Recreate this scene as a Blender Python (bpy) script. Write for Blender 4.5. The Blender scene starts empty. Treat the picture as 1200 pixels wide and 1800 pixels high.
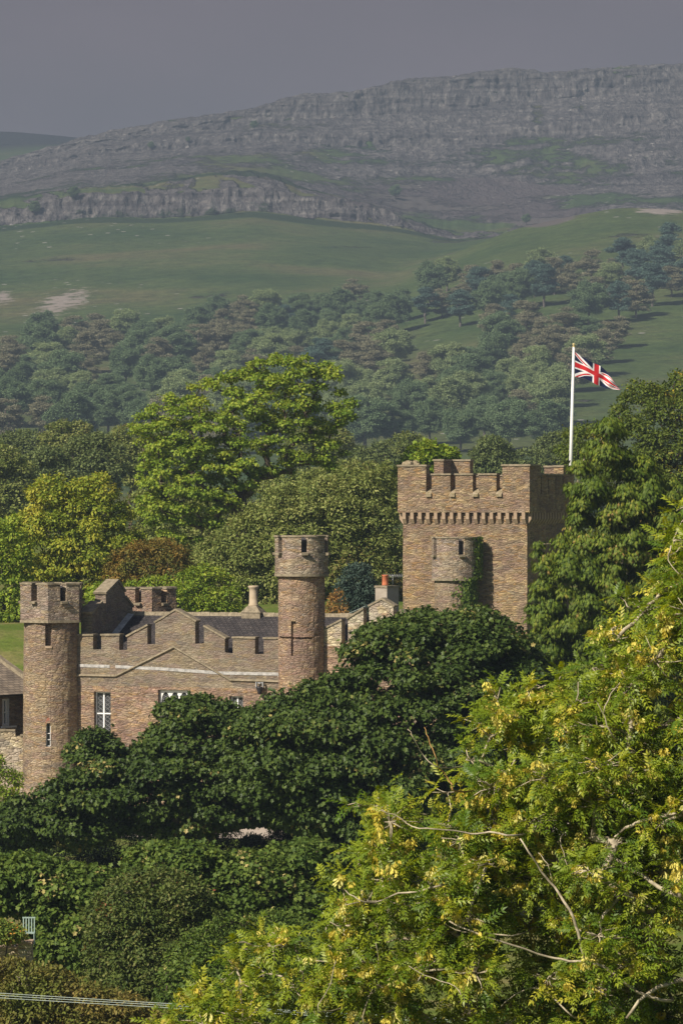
import bpy, math, random, bisect
import numpy as np
from mathutils import Vector, Matrix
C = bpy.context.scene.collection
SC = bpy.context.scene
R = math.radians
rng = np.random.default_rng(7)
random.seed(7)

# ------------------------------------------------------------------ camera, sky, sun, exposure
FPX = 7000.0          # focal length in pixels of the 1200 px wide photograph
CAMZ = 20.0
cam = bpy.data.objects.new("camera", bpy.data.cameras.new("camera"))
C.objects.link(cam)
cam.location = (0, 0, CAMZ); cam.rotation_euler = (R(90), 0, 0)
cam.data.sensor_fit = 'HORIZONTAL'; cam.data.sensor_width = 36.0
cam.data.lens = 36.0*FPX/1200.0
cam.data.clip_start = 0.5; cam.data.clip_end = 20000
SC.camera = cam

SUN_AZ, SUN_EL = R(46), R(38)      # azimuth measured to the left of straight behind the camera
world = bpy.data.worlds.new("World"); SC.world = world; world.use_nodes = True
wt = world.node_tree; wt.nodes.clear()
wo = wt.nodes.new('ShaderNodeOutputWorld')
sky = wt.nodes.new('ShaderNodeTexSky'); sky.sky_type = 'NISHITA'; sky.sun_disc = False
sky.sun_elevation = SUN_EL; sky.sun_rotation = R(180)+SUN_AZ
b1 = wt.nodes.new('ShaderNodeBackground'); b1.inputs[1].default_value = 0.05
wt.links.new(sky.outputs[0], b1.inputs[0])
# a bank of grey rain cloud fills the northern half of the sky
tc = wt.nodes.new('ShaderNodeTexCoord')
sx = wt.nodes.new('ShaderNodeSeparateXYZ'); wt.links.new(tc.outputs['Generated'], sx.inputs[0])
cr = wt.nodes.new('ShaderNodeValToRGB'); wt.links.new(sx.outputs[2], cr.inputs[0])
e = cr.color_ramp.elements
e[0].position = 0.0; e[0].color = (0.285, 0.195, 0.182, 1)
e[1].position = 0.16; e[1].color = (0.120, 0.064, 0.078, 1)
nz = wt.nodes.new('ShaderNodeTexNoise'); nz.inputs['Scale'].default_value = 9; nz.inputs['Detail'].default_value = 4
mpn = wt.nodes.new('ShaderNodeMapping'); mpn.inputs['Scale'].default_value = (1, 1, 2.5)
wt.links.new(tc.outputs['Generated'], mpn.inputs[0]); wt.links.new(mpn.outputs[0], nz.inputs['Vector'])
mr = wt.nodes.new('ShaderNodeMapRange'); wt.links.new(nz.outputs['Fac'], mr.inputs[0])
mr.inputs[1].default_value = 0.3; mr.inputs[2].default_value = 0.7; mr.inputs[3].default_value = 0.82; mr.inputs[4].default_value = 1.18
b2 = wt.nodes.new('ShaderNodeBackground'); wt.links.new(cr.outputs[0], b2.inputs[0]); wt.links.new(mr.outputs[0], b2.inputs[1])
ms = wt.nodes.new('ShaderNodeMapRange'); ms.interpolation_type = 'SMOOTHSTEP'
wt.links.new(sx.outputs[1], ms.inputs[0]); ms.inputs[1].default_value = 0.0; ms.inputs[2].default_value = 0.6
mx = wt.nodes.new('ShaderNodeMixShader')
wt.links.new(ms.outputs[0], mx.inputs[0]); wt.links.new(b1.outputs[0], mx.inputs[1]); wt.links.new(b2.outputs[0], mx.inputs[2])
wt.links.new(mx.outputs[0], wo.inputs[0])

sun = bpy.data.objects.new("sun", bpy.data.lights.new("sun", 'SUN')); C.objects.link(sun)
sun.data.energy = 5.0; sun.data.angle = R(0.5); sun.data.color = (1.0, 0.90, 0.76)
sdir = Vector((-math.sin(SUN_AZ)*math.cos(SUN_EL), -math.cos(SUN_AZ)*math.cos(SUN_EL), math.sin(SUN_EL)))
sun.rotation_euler = sdir.to_track_quat('Z', 'Y').to_euler(); sun.location = (-60, -60, 80)
SC.view_settings.view_transform = 'Standard'; SC.view_settings.look = 'None'
SC.view_settings.exposure = 0.60; SC.view_settings.gamma = 1.0
SC.render.engine = 'CYCLES'
SC.cycles.max_bounces = 6; SC.cycles.diffuse_bounces = 2; SC.cycles.transmission_bounces = 3
SC.cycles.volume_bounces = 0; SC.cycles.use_denoising = True

# ------------------------------------------------------------------ helpers
def px(x, y, Y):
    return Vector(((x-600)/FPX*Y, Y, CAMZ-(y-900)/FPX*Y))

def tagp(o, label=None, cat=None, group=None, kind=None):
    if label: o["label"] = label
    if cat: o["category"] = cat
    if group: o["group"] = group
    if kind: o["kind"] = kind
    return o

def empty(name, loc, label, cat, group=None, rz=0.0):
    o = bpy.data.objects.new(name, None); C.objects.link(o)
    o.location = loc; o.rotation_euler = (0, 0, rz); o.empty_display_size = 0.3
    return tagp(o, label, cat, group)

def mesh_np(name, V, loops, starts, tint=None, mats=(), midx=None, smooth=False):
    me = bpy.data.meshes.new(name)
    V = np.asarray(V, dtype=np.float32); loops = np.asarray(loops, dtype=np.int32); starts = np.asarray(starts, dtype=np.int32)
    me.vertices.add(len(V)); me.vertices.foreach_set("co", V.ravel())
    me.loops.add(len(loops)); me.loops.foreach_set("vertex_index", loops)
    me.polygons.add(len(starts)); me.polygons.foreach_set("loop_start", starts)
    if smooth: me.polygons.foreach_set("use_smooth", np.ones(len(starts), dtype=bool))
    for m in mats: me.materials.append(m)
    if midx is not None: me.polygons.foreach_set("material_index", np.asarray(midx, dtype=np.int32))
    if tint is not None:
        a = me.attributes.new("tint", 'FLOAT', 'FACE'); a.data.foreach_set("value", np.asarray(tint, dtype=np.float32))
    me.update(calc_edges=True)
    return me

def link(name, me, parent=None, mat=None):
    o = bpy.data.objects.new(name, me); C.objects.link(o)
    if mat is not None: me.materials.append(mat)
    if parent is not None: o.parent = parent
    return o

class MB:
    """collects solids in local coordinates and links them as ONE mesh"""
    def __init__(s): s.v = []; s.f = []
    def add(s, vs, fs):
        b = len(s.v); s.v += [tuple(v) for v in vs]; s.f += [[i+b for i in f] for f in fs]; return s
    def box(s, x0, x1, y0, y1, z0, z1):
        return s.add([(x0,y0,z0),(x1,y0,z0),(x1,y1,z0),(x0,y1,z0),(x0,y0,z1),(x1,y0,z1),(x1,y1,z1),(x0,y1,z1)],
                     [(0,3,2,1),(4,5,6,7),(0,1,5,4),(1,2,6,5),(2,3,7,6),(3,0,4,7)])
    def prism(s, poly, y0, y1):
        """polygon in (x,z), counter-clockwise seen from -y, extruded along y"""
        n = len(poly)
        vs = [(p[0], y0, p[1]) for p in poly]+[(p[0], y1, p[1]) for p in poly]
        fs = [list(range(n)), list(range(2*n-1, n-1, -1))]
        for i in range(n):
            j = (i+1) % n; fs.append((j, i, n+i, n+j))
        return s.add(vs, fs)
    def prismx(s, poly, x0, x1):
        """polygon in (y,z) extruded along x"""
        n = len(poly)
        vs = [(x0, p[0], p[1]) for p in poly]+[(x1, p[0], p[1]) for p in poly]
        fs = [list(range(n-1, -1, -1)), list(range(n, 2*n))]
        for i in range(n):
            j = (i+1) % n; fs.append((i, j, n+j, n+i))
        return s.add(vs, fs)
    def prismz(s, poly, z0, z1):
        n = len(poly)
        vs = [(p[0], p[1], z0) for p in poly]+[(p[0], p[1], z1) for p in poly]
        fs = [list(range(n-1, -1, -1)), list(range(n, 2*n))]
        for i in range(n):
            j = (i+1) % n; fs.append((i, j, n+j, n+i))
        return s.add(vs, fs)
    def tube(s, pts, rads, n=6):
        pts = [Vector(p) for p in pts]; b = len(s.v); m = len(pts)
        t0 = (pts[1]-pts[0]).normalized()
        u = t0.cross(Vector((0.31, 0.2, 0.93))); u = u.normalized() if u.length > 1e-4 else Vector((1, 0, 0))
        for i, p in enumerate(pts):
            t = (pts[min(i+1, m-1)]-pts[max(i-1, 0)]).normalized()
            u = (u-t*u.dot(t)).normalized(); w = t.cross(u)
            for k in range(n):
                a = 2*math.pi*k/n; q = p+(u*math.cos(a)+w*math.sin(a))*rads[i]; s.v.append((q.x, q.y, q.z))
        for i in range(m-1):
            for k in range(n):
                k2 = (k+1) % n
                s.f.append([b+i*n+k, b+i*n+k2, b+(i+1)*n+k2, b+(i+1)*n+k])
        s.f.append([b+(m-1)*n+k for k in range(n)]); s.f.append([b+k for k in range(n-1, -1, -1)])
        return s
    def lathe(s, prof, cx=0, cy=0, n=20):
        b = len(s.v); m = len(prof)
        for (r, z) in prof:
            for k in range(n):
                a = 2*math.pi*k/n; s.v.append((cx+r*math.cos(a), cy+r*math.sin(a), z))
        for i in range(m-1):
            for k in range(n):
                k2 = (k+1) % n; s.f.append([b+i*n+k, b+i*n+k2, b+(i+1)*n+k2, b+(i+1)*n+k])
        s.f.append([b+(m-1)*n+k for k in range(n)]); s.f.append([b+k for k in range(n-1, -1, -1)])
        return s
    def build(s, name, mat, parent=None, smooth=False):
        me = bpy.data.meshes.new(name); me.from_pydata(s.v, [], s.f)
        if smooth: me.polygons.foreach_set("use_smooth", np.ones(len(me.polygons), dtype=bool))
        me.update()
        return link(name, me, parent, mat)

# --- numpy value noise
def _h(ix, iy, seed):
    h = (ix.astype(np.int64)*374761393+iy.astype(np.int64)*668265263+seed*2147483647) & 0xFFFFFFFF
    h = ((h ^ (h >> 13))*1274126177) & 0xFFFFFFFF
    return ((h ^ (h >> 16)) & 0xFFFFFF)/float(0xFFFFFF)
def vnoise(x, y, seed=0):
    x = np.asarray(x, float); y = np.asarray(y, float)
    ix = np.floor(x); iy = np.floor(y); fx = x-ix; fy = y-iy
    fx = fx*fx*(3-2*fx); fy = fy*fy*(3-2*fy)
    a = _h(ix, iy, seed); b = _h(ix+1, iy, seed); c = _h(ix, iy+1, seed); d = _h(ix+1, iy+1, seed)
    return (a*(1-fx)+b*fx)*(1-fy)+(c*(1-fx)+d*fx)*fy
def fbm(x, y, oct=4, seed=0):
    t = 0; a = 0.5; s = 0
    for i in range(oct):
        t = t+a*vnoise(x*2**i, y*2**i, seed+i*17); s += a; a *= 0.5
    return t/s

# ------------------------------------------------------------------ materials
def new_mat(name):
    m = bpy.data.materials.new(name); m.use_nodes = True
    nt = m.node_tree; nt.nodes.clear()
    out = nt.nodes.new('ShaderNodeOutputMaterial')
    return m, nt, out
def nd(nt, typ, **kw):
    n = nt.nodes.new(typ)
    for k, v in kw.items(): setattr(n, k, v)
    return n
def ramp(nt, fac, stops, interp='LINEAR'):
    r = nt.nodes.new('ShaderNodeValToRGB'); r.color_ramp.interpolation = interp
    el = r.color_ramp.elements
    el[0].position = stops[0][0]; el[0].color = (*stops[0][1], 1)
    el[1].position = stops[-1][0]; el[1].color = (*stops[-1][1], 1)
    for p, c in stops[1:-1]:
        q = el.new(p); q.color = (*c, 1)
    nt.links.new(fac, r.inputs[0]); return r.outputs[0]
def mixc(nt, fac, a, b, mode='MIX'):
    n = nt.nodes.new('ShaderNodeMix'); n.data_type = 'RGBA'; n.blend_type = mode
    for s, v in ((n.inputs[0], fac), (n.inputs[6], a), (n.inputs[7], b)):
        if isinstance(v, (int, float)): s.default_value = v
        elif isinstance(v, tuple): s.default_value = (*v, 1)
        else: nt.links.new(v, s)
    return n.outputs[2]
def noise(nt, vec, scale, detail=3, rough=0.55):
    n = nt.nodes.new('ShaderNodeTexNoise'); n.inputs['Scale'].default_value = scale
    n.inputs['Detail'].default_value = detail; n.inputs['Roughness'].default_value = rough
    if vec is not None: nt.links.new(vec, n.inputs['Vector'])
    return n
def maprange(nt, v, a, b, c=0.0, d=1.0, smooth=True):
    n = nt.nodes.new('ShaderNodeMapRange'); n.interpolation_type = 'SMOOTHSTEP' if smooth else 'LINEAR'
    nt.links.new(v, n.inputs[0])
    for i, q in enumerate((a, b, c, d)): n.inputs[i+1].default_value = q
    return n.outputs[0]
def math_n(nt, op, a, b=None):
    n = nt.nodes.new('ShaderNodeMath'); n.operation = op
    for s, v in ((n.inputs[0], a), (n.inputs[1], b)):
        if v is None: continue
        if isinstance(v, (int, float)): s.default_value = v
        else: nt.links.new(v, s)
    return n.outputs[0]
def principled(nt, out, col, rough=0.9, spec=0.2, bump=None, bstr=0.5, bdist=0.02):
    p = nt.nodes.new('ShaderNodeBsdfPrincipled')
    if isinstance(col, tuple): p.inputs['Base Color'].default_value = (*col, 1)
    else: nt.links.new(col, p.inputs['Base Color'])
    p.inputs['Roughness'].default_value = rough; p.inputs['Specular IOR Level'].default_value = spec
    if bump is not None:
        b = nt.nodes.new('ShaderNodeBump'); b.inputs['Strength'].default_value = bstr; b.inputs['Distance'].default_value = bdist
        nt.links.new(bump, b.inputs['Height']); nt.links.new(b.outputs[0], p.inputs['Normal'])
    nt.links.new(p.outputs[0], out.inputs[0]); return p

def stone_mat(name, cols, sw=0.34, sh=0.105, mortar_shade=(0.12, 0.09, 0.066), mfac=0.15, stain=0.5, lichen=0.75, bumpd=0.035, ochre=0.5):
    """coursed rubble: flattened voronoi stones in several browns, joints with gap shade in their colour, weather stains, pale lichen"""
    m, nt, out = new_mat(name)
    t = nt.nodes.new('ShaderNodeTexCoord'); o = t.outputs['Object']
    wob = noise(nt, o, 1.7, 3)
    add = nt.nodes.new('ShaderNodeVectorMath'); add.operation = 'MULTIPLY_ADD'
    nt.links.new(wob.outputs['Color'], add.inputs[0]); add.inputs[1].default_value = (0.45, 0.45, 0.13); nt.links.new(o, add.inputs[2])
    mp = nt.nodes.new('ShaderNodeMapping'); mp.inputs['Scale'].default_value = (1/sw, 1/sw, 1/sh); nt.links.new(add.outputs[0], mp.inputs[0])
    vo = nd(nt, 'ShaderNodeTexVoronoi'); vo.inputs['Scale'].default_value = 1; nt.links.new(mp.outputs[0], vo.inputs['Vector'])
    ve = nd(nt, 'ShaderNodeTexVoronoi', feature='DISTANCE_TO_EDGE'); ve.inputs['Scale'].default_value = 1; nt.links.new(mp.outputs[0], ve.inputs['Vector'])
    sp = nt.nodes.new('ShaderNodeSeparateColor'); nt.links.new(vo.outputs['Color'], sp.inputs[0])
    k = len(cols)
    c = ramp(nt, sp.outputs[0], [(i/(k-1), q) for i, q in enumerate(cols)])
    # neighbouring stones from the same bed share a tone
    v2 = nd(nt, 'ShaderNodeTexVoronoi'); v2.inputs['Scale'].default_value = 0.43; nt.links.new(mp.outputs[0], v2.inputs['Vector'])
    s2 = nt.nodes.new('ShaderNodeSeparateColor'); nt.links.new(v2.outputs['Color'], s2.inputs[0])
    c = mixc(nt, 0.85, c, ramp(nt, s2.outputs[0], [(0, (0.74,0.76,0.80)), (0.3, (1.08,0.93,0.96)), (0.55, (1.0,1.0,0.94)), (0.8, (1.16,1.05,0.84)), (1, (1.30,1.26,1.20))]), 'MULTIPLY')
    # a few strongly coloured stones
    oc = maprange(nt, sp.outputs[1], 0.86, 0.93, 0, ochre)
    c = mixc(nt, oc, c, (0.30, 0.185, 0.08))
    dk = maprange(nt, sp.outputs[2], 0.90, 0.96, 0, 0.32)
    c = mixc(nt, dk, c, (0.09, 0.055, 0.042))
    # fine grain
    g = noise(nt, o, 16, 4, 0.7)
    c = mixc(nt, 1.0, c, ramp(nt, g.outputs['Fac'], [(0.28, (0.60, 0.60, 0.60)), (0.72, (1.38, 1.38, 1.38))]), 'MULTIPLY')
    g2 = noise(nt, mp.outputs[0], 0.9, 4, 0.75)
    c = mixc(nt, 1.0, c, ramp(nt, g2.outputs['Fac'], [(0.30, (0.62, 0.60, 0.58)), (0.5, (1.0, 1.0, 1.0)), (0.70, (1.36, 1.36, 1.36))]), 'MULTIPLY')
    e = maprange(nt, ve.outputs['Distance'], 0.02, 0.11, 1, 0)
    c = mixc(nt, math_n(nt, 'MULTIPLY', e, mfac), c, mortar_shade)  # joint colour darkened to stand for shadow in the gaps between stones
    # pinkish / grey weather patches
    w = noise(nt, o, 0.45, 4, 0.6)
    c = mixc(nt, maprange(nt, w.outputs['Fac'], 0.45, 0.68, 0, stain), c, (0.150, 0.105, 0.092))
    w2 = noise(nt, o, 0.8, 5, 0.65)
    c = mixc(nt, maprange(nt, w2.outputs['Fac'], 0.55, 0.72, 0, 0.45*stain), c, (0.095, 0.08, 0.058))
    c = mixc(nt, maprange(nt, w2.outputs['Fac'], 0.46, 0.30, 0, 0.40), c, (0.31, 0.255, 0.195))
    # rain streaks run down the faces
    ms_ = nt.nodes.new('ShaderNodeMapping'); ms_.inputs['Scale'].default_value = (2.6, 2.6, 0.22); nt.links.new(o, ms_.inputs[0])
    st_ = noise(nt, ms_.outputs[0], 1.0, 4, 0.6)
    c = mixc(nt, maprange(nt, st_.outputs['Fac'], 0.56, 0.72, 0, 0.42*stain), c, (0.088, 0.075, 0.058))
    l = noise(nt, o, 5.0, 4, 0.8)
    c = mixc(nt, maprange(nt, l.outputs['Fac'], 0.62, 0.67, 0, lichen), c, (0.46, 0.43, 0.38))
    h = math_n(nt, 'ADD', maprange(nt, ve.outputs['Distance'], 0.0, 0.2, 0, 1), math_n(nt, 'MULTIPLY', sp.outputs[1], 0.55))
    h = math_n(nt, 'ADD', h, math_n(nt, 'MULTIPLY', g.outputs['Fac'], 0.5))
    principled(nt, out, c, 0.93, 0.12, h, 1.0, bumpd*1.1)
    return m

def plain_mat(name, c1, c2, scale=3.0, rough=0.9, spec=0.15, bumpd=0.01, detail=4, lo=0.35, hi=0.65):
    m, nt, out = new_mat(name)
    t = nt.nodes.new('ShaderNodeTexCoord')
    n = noise(nt, t.outputs['Object'], scale, detail, 0.65)
    c = ramp(nt, n.outputs['Fac'], [(lo, c1), (hi, c2)])
    principled(nt, out, c, rough, spec, n.outputs['Fac'], 0.7, bumpd)
    return m

M = {}
M['rubble'] = stone_mat('rubble_stone', [(0.211,0.167,0.120),(0.304,0.247,0.171),(0.263,0.206,0.146),(0.367,0.308,0.215),(0.245,0.193,0.146),(0.329,0.272,0.188)])
M['rubble_grey'] = stone_mat('lichened_grey_rubble', [(0.222,0.187,0.149),(0.321,0.275,0.213),(0.276,0.230,0.182),(0.389,0.341,0.266),(0.259,0.217,0.179),(0.348,0.302,0.234)])
M['rubble_warm'] = stone_mat('rubble_warm', [(0.250,0.178,0.125),(0.336,0.252,0.175),(0.288,0.200,0.152),(0.399,0.317,0.217),(0.261,0.189,0.147),(0.366,0.283,0.193)], stain=0.55, ochre=0.7)
M['rubble_keep'] = stone_mat('rubble_keep', [(0.192,0.151,0.099),(0.291,0.229,0.145),(0.241,0.180,0.124),(0.351,0.284,0.182),(0.228,0.170,0.125),(0.317,0.247,0.157)], sw=0.42, sh=0.125, stain=0.6, lichen=0.35, ochre=0.75)
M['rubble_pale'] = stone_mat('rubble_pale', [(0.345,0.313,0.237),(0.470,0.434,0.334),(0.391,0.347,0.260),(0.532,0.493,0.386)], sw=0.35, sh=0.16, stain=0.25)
M['harl'] = stone_mat('harled_wall', [(0.193,0.167,0.127),(0.218,0.191,0.146),(0.206,0.177,0.138),(0.234,0.205,0.157)], mfac=0.35, stain=0.5, lichen=0.7, bumpd=0.02, ochre=0.25, mortar_shade=(0.20,0.155,0.115))
M['coping'] = plain_mat('weathered_coping', (0.164,0.139,0.094), (0.303,0.254,0.180), 4.0, bumpd=0.02)
M['dressed'] = plain_mat('dressed_stone', (0.295,0.213,0.143), (0.377,0.287,0.205), 3.0)
M['lead'] = plain_mat('lead_flashing', (0.24,0.235,0.225), (0.48,0.465,0.445), 3.5, 0.6, 0.2)
M['dark_lead'] = plain_mat('dark_lead', (0.05,0.048,0.046), (0.09,0.086,0.082), 3, 0.6, 0.2)
M['white_paint'] = plain_mat('white_paint', (0.74,0.74,0.72), (0.82,0.82,0.80), 5, 0.5, 0.4, 0.002)
M['red_brick'] = plain_mat('red_brick', (0.30,0.12,0.08), (0.38,0.17,0.11), 9)
M['terracotta'] = plain_mat('terracotta', (0.42,0.13,0.06), (0.55,0.20,0.10), 5, 0.8)
M['buff_clay'] = plain_mat('buff_clay', (0.344,0.271,0.180), (0.459,0.377,0.271), 3, 0.8)
M['render'] = plain_mat('chimney_render', (0.295,0.254,0.205), (0.377,0.328,0.271), 3)
M['black_metal'] = plain_mat('black_metal', (0.012,0.013,0.016), (0.03,0.03,0.034), 6, 0.5, 0.4)
M['grey_metal'] = plain_mat('grey_metal', (0.30,0.31,0.32), (0.42,0.43,0.44), 6, 0.45, 0.5)
M['cable'] = plain_mat('cable_sheath', (0.42,0.50,0.46), (0.55,0.62,0.58), 2, 0.5, 0.4)
M['moss'] = plain_mat('mossy_rubble', (0.17,0.14,0.07), (0.34,0.28,0.20), 6, bumpd=0.04)
M['gold'] = plain_mat('gilt', (0.45,0.36,0.16), (0.6,0.5,0.25), 6, 0.4, 0.5)
M['flag_red'] = plain_mat('flag_red', (0.50,0.020,0.028), (0.58,0.03,0.035), 3, 0.75, 0.1, 0.001)
M['flag_white'] = plain_mat('flag_white', (0.74,0.73,0.74), (0.82,0.81,0.82), 3, 0.75, 0.1, 0.001)
M['flag_blue'] = plain_mat('flag_blue', (0.010,0.014,0.045), (0.016,0.02,0.06), 3, 0.75, 0.1, 0.001)
M['timber'] = plain_mat('weathered_timber', (0.10,0.07,0.045), (0.18,0.13,0.09), 6)
M['bark'] = plain_mat('bark', (0.075,0.058,0.042), (0.15,0.12,0.09), 5, bumpd=0.03)
M['bark_ash'] = plain_mat('lichen_bark', (0.19,0.16,0.11), (0.46,0.40,0.29), 6, bumpd=0.02)
M['bark_orange'] = plain_mat('orange_lichen_bark', (0.22,0.13,0.04), (0.40,0.25,0.10), 8, bumpd=0.02)
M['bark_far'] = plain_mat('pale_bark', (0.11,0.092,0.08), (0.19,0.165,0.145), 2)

def slate_mat(name, c1, c2, w, h, bumpd=0.03):
    m, nt, out = new_mat(name)
    t = nt.nodes.new('ShaderNodeTexCoord')
    br = nt.nodes.new('ShaderNodeTexBrick')
    nt.links.new(t.outputs['UV'], br.inputs['Vector'])
    br.inputs['Color1'].default_value = (*c1, 1); br.inputs['Color2'].default_value = (*c2, 1)
    br.inputs['Mortar'].default_value = (c1[0]*0.35, c1[1]*0.35, c1[2]*0.35, 1)
    br.inputs['Scale'].default_value = 1; br.inputs['Mortar Size'].default_value = 0.022; br.inputs['Mortar Smooth'].default_value = 0.3
    br.inputs['Brick Width'].default_value = w; br.inputs['Row Height'].default_value = h
    n = noise(nt, t.outputs['Object'], 1.3, 4, 0.6)
    c = mixc(nt, 1.0, br.outputs['Color'], ramp(nt, n.outputs['Fac'], [(0.3, (0.65,0.65,0.66)), (0.7, (1.35,1.32,1.25))]), 'MULTIPLY')
    l = noise(nt, t.outputs['Object'], 5, 3, 0.7)
    c = mixc(nt, maprange(nt, l.outputs['Fac'], 0.66, 0.70, 0, 0.55), c, (0.32,0.31,0.27))
    b = math_n(nt, 'ADD', math_n(nt, 'MULTIPLY', br.outputs['Fac'], -1.0), n.outputs['Fac'])
    principled(nt, out, c, 0.75, 0.3, b, 0.8, bumpd)
    return m
M['slate'] = slate_mat('slate_roof', (0.036,0.033,0.036), (0.058,0.051,0.051), 0.32, 0.24)
M['stone_slate'] = slate_mat('stone_slate_roof', (0.17,0.14,0.11), (0.26,0.215,0.17), 0.55, 0.30, 0.06)

def glass_mat():
    m, nt, out = new_mat('old_window_glass')
    t = nt.nodes.new('ShaderNodeTexCoord'); n = noise(nt, t.outputs['Object'], 3.5, 2)
    c = ramp(nt, n.outputs['Fac'], [(0.35, (0.015,0.017,0.02)), (0.7, (0.07,0.07,0.075))])
    p = principled(nt, out, c, 0.12, 0.5, n.outputs['Fac'], 0.25, 0.01)
    return m
M['glass'] = glass_mat()

def leaf_mat(name, stops, trans=0.28, rough=0.55, spec=0.16, patch=None, patch_scale=0.35, patch_lo=0.52, patch_hi=0.66, gain=1.3):
    """leaf colours run over the per-leaf tint; trans is light passing through the blade; patch is a colour whole twigs have turned"""
    m, nt, out = new_mat(name)
    a = nt.nodes.new('ShaderNodeAttribute'); a.attribute_name = 'tint'
    c = ramp(nt, a.outputs['Fac'], [(p, tuple(min(0.62, q*gain) for q in col)) for p, col in stops])
    if patch is not None:
        t = nt.nodes.new('ShaderNodeTexCoord'); n = noise(nt, t.outputs['Object'], patch_scale, 3)
        s = math_n(nt, 'ADD', n.outputs['Fac'], math_n(nt, 'MULTIPLY', math_n(nt, 'SUBTRACT', a.outputs['Fac'], 0.5), 0.25))
        c = mixc(nt, maprange(nt, s, patch_lo, patch_hi, 0, 0.9), c, patch)
    p = nt.nodes.new('ShaderNodeBsdfPrincipled'); nt.links.new(c, p.inputs['Base Color'])
    p.inputs['Roughness'].default_value = rough; p.inputs['Specular IOR Level'].default_value = spec
    tr = nt.nodes.new('ShaderNodeBsdfTranslucent')
    hs = nt.nodes.new('ShaderNodeHueSaturation'); hs.inputs['Hue'].default_value = 0.485; hs.inputs['Saturation'].default_value = 1.1; hs.inputs['Value'].default_value = 1.4
    nt.links.new(c, hs.inputs['Color']); nt.links.new(hs.outputs[0], tr.inputs['Color'])
    mx = nt.nodes.new('ShaderNodeMixShader'); mx.inputs[0].default_value = trans
    nt.links.new(p.outputs[0], mx.inputs[1]); nt.links.new(tr.outputs[0], mx.inputs[2]); nt.links.new(mx.outputs[0], out.inputs[0])
    return m
L = {}
L['sycamore'] = leaf_mat('leaf_sycamore', [(0,(0.030,0.055,0.011)),(0.6,(0.058,0.094,0.017)),(0.93,(0.088,0.125,0.024)),(0.985,(0.20,0.20,0.05)),(1,(0.34,0.28,0.10))], 0.14, 0.48, 0.2, gain=0.98)
L['ash'] = leaf_mat('leaf_ash', [(0,(0.060,0.110,0.010)),(0.4,(0.130,0.180,0.013)),(0.75,(0.205,0.240,0.018)),(1,(0.31,0.30,0.03))], 0.34, 0.45, 0.3)
L['keys'] = leaf_mat('ash_keys', [(0,(0.55,0.44,0.05)),(0.6,(0.72,0.60,0.12)),(1,(0.78,0.66,0.24))], 0.25, 0.6, 0.2, gain=0.9)
L['bright'] = leaf_mat('leaf_bright', [(0,(0.074,0.125,0.014)),(0.5,(0.138,0.195,0.020)),(1,(0.24,0.265,0.034))], 0.28, gain=1.5)
L['yellow'] = leaf_mat('leaf_yellowing', [(0,(0.09,0.135,0.014)),(0.55,(0.19,0.23,0.024)),(1,(0.34,0.33,0.04))], 0.3, patch=(0.42,0.40,0.055), patch_scale=0.22, patch_lo=0.50, patch_hi=0.62, gain=1.3)
L['willow'] = leaf_mat('leaf_willow', [(0,(0.062,0.085,0.020)),(0.6,(0.120,0.142,0.036)),(1,(0.21,0.215,0.075))], 0.25, patch=(0.16,0.12,0.035), patch_scale=0.16, patch_lo=0.60, patch_hi=0.72, gain=1.75)
L['orange'] = leaf_mat('leaf_orange', [(0,(0.08,0.085,0.02)),(0.5,(0.17,0.125,0.026)),(1,(0.27,0.16,0.04))], 0.3, patch=(0.11,0.14,0.03), patch_scale=0.5)
L['copper'] = leaf_mat('leaf_copper', [(0,(0.12,0.10,0.03)),(0.5,(0.27,0.15,0.04)),(1,(0.38,0.20,0.06))], 0.25, gain=1.0)
L['cypress'] = leaf_mat('leaf_cypress', [(0,(0.045,0.080,0.010)),(0.6,(0.105,0.150,0.016)),(0.94,(0.17,0.195,0.022)),(1,(0.26,0.18,0.05))], 0.2, 0.55, gain=1.2)
L['pine'] = leaf_mat('leaf_pine', [(0,(0.025,0.045,0.035)),(1,(0.055,0.085,0.062))], 0.12)
L['dark'] = leaf_mat('leaf_dark', [(0,(0.065,0.094,0.031)),(1,(0.150,0.179,0.058))], 0.2)
L['hedge'] = leaf_mat('leaf_hedge', [(0,(0.038,0.068,0.012)),(0.6,(0.072,0.112,0.018)),(0.975,(0.13,0.17,0.034)),(1,(0.32,0.27,0.1))], 0.25)
L['thorn'] = leaf_mat('leaf_thorn', [(0,(0.034,0.056,0.013)),(0.7,(0.082,0.108,0.024)),(0.96,(0.15,0.15,0.05)),(1,(0.22,0.08,0.04))], 0.22)
L['bramble'] = leaf_mat('leaf_bramble', [(0,(0.070,0.075,0.018)),(0.55,(0.145,0.125,0.030)),(0.88,(0.20,0.14,0.04)),(1,(0.32,0.09,0.03))], 0.25, patch=(0.13,0.16,0.03), patch_scale=0.5, patch_lo=0.46, patch_hi=0.58)
L['wood_green'] = leaf_mat('leaf_wood_green', [(0,(0.080,0.129,0.063)),(1,(0.169,0.233,0.110))], 0.15)  # far-wood leaf colours carry extra blue in place of thicker haze
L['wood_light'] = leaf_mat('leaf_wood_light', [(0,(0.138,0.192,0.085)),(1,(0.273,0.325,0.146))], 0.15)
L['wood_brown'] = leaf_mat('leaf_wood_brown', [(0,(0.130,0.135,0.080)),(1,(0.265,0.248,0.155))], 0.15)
L['wood_pine'] = leaf_mat('leaf_wood_pine', [(0,(0.048,0.092,0.076)),(1,(0.112,0.175,0.131))], 0.1)

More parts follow.
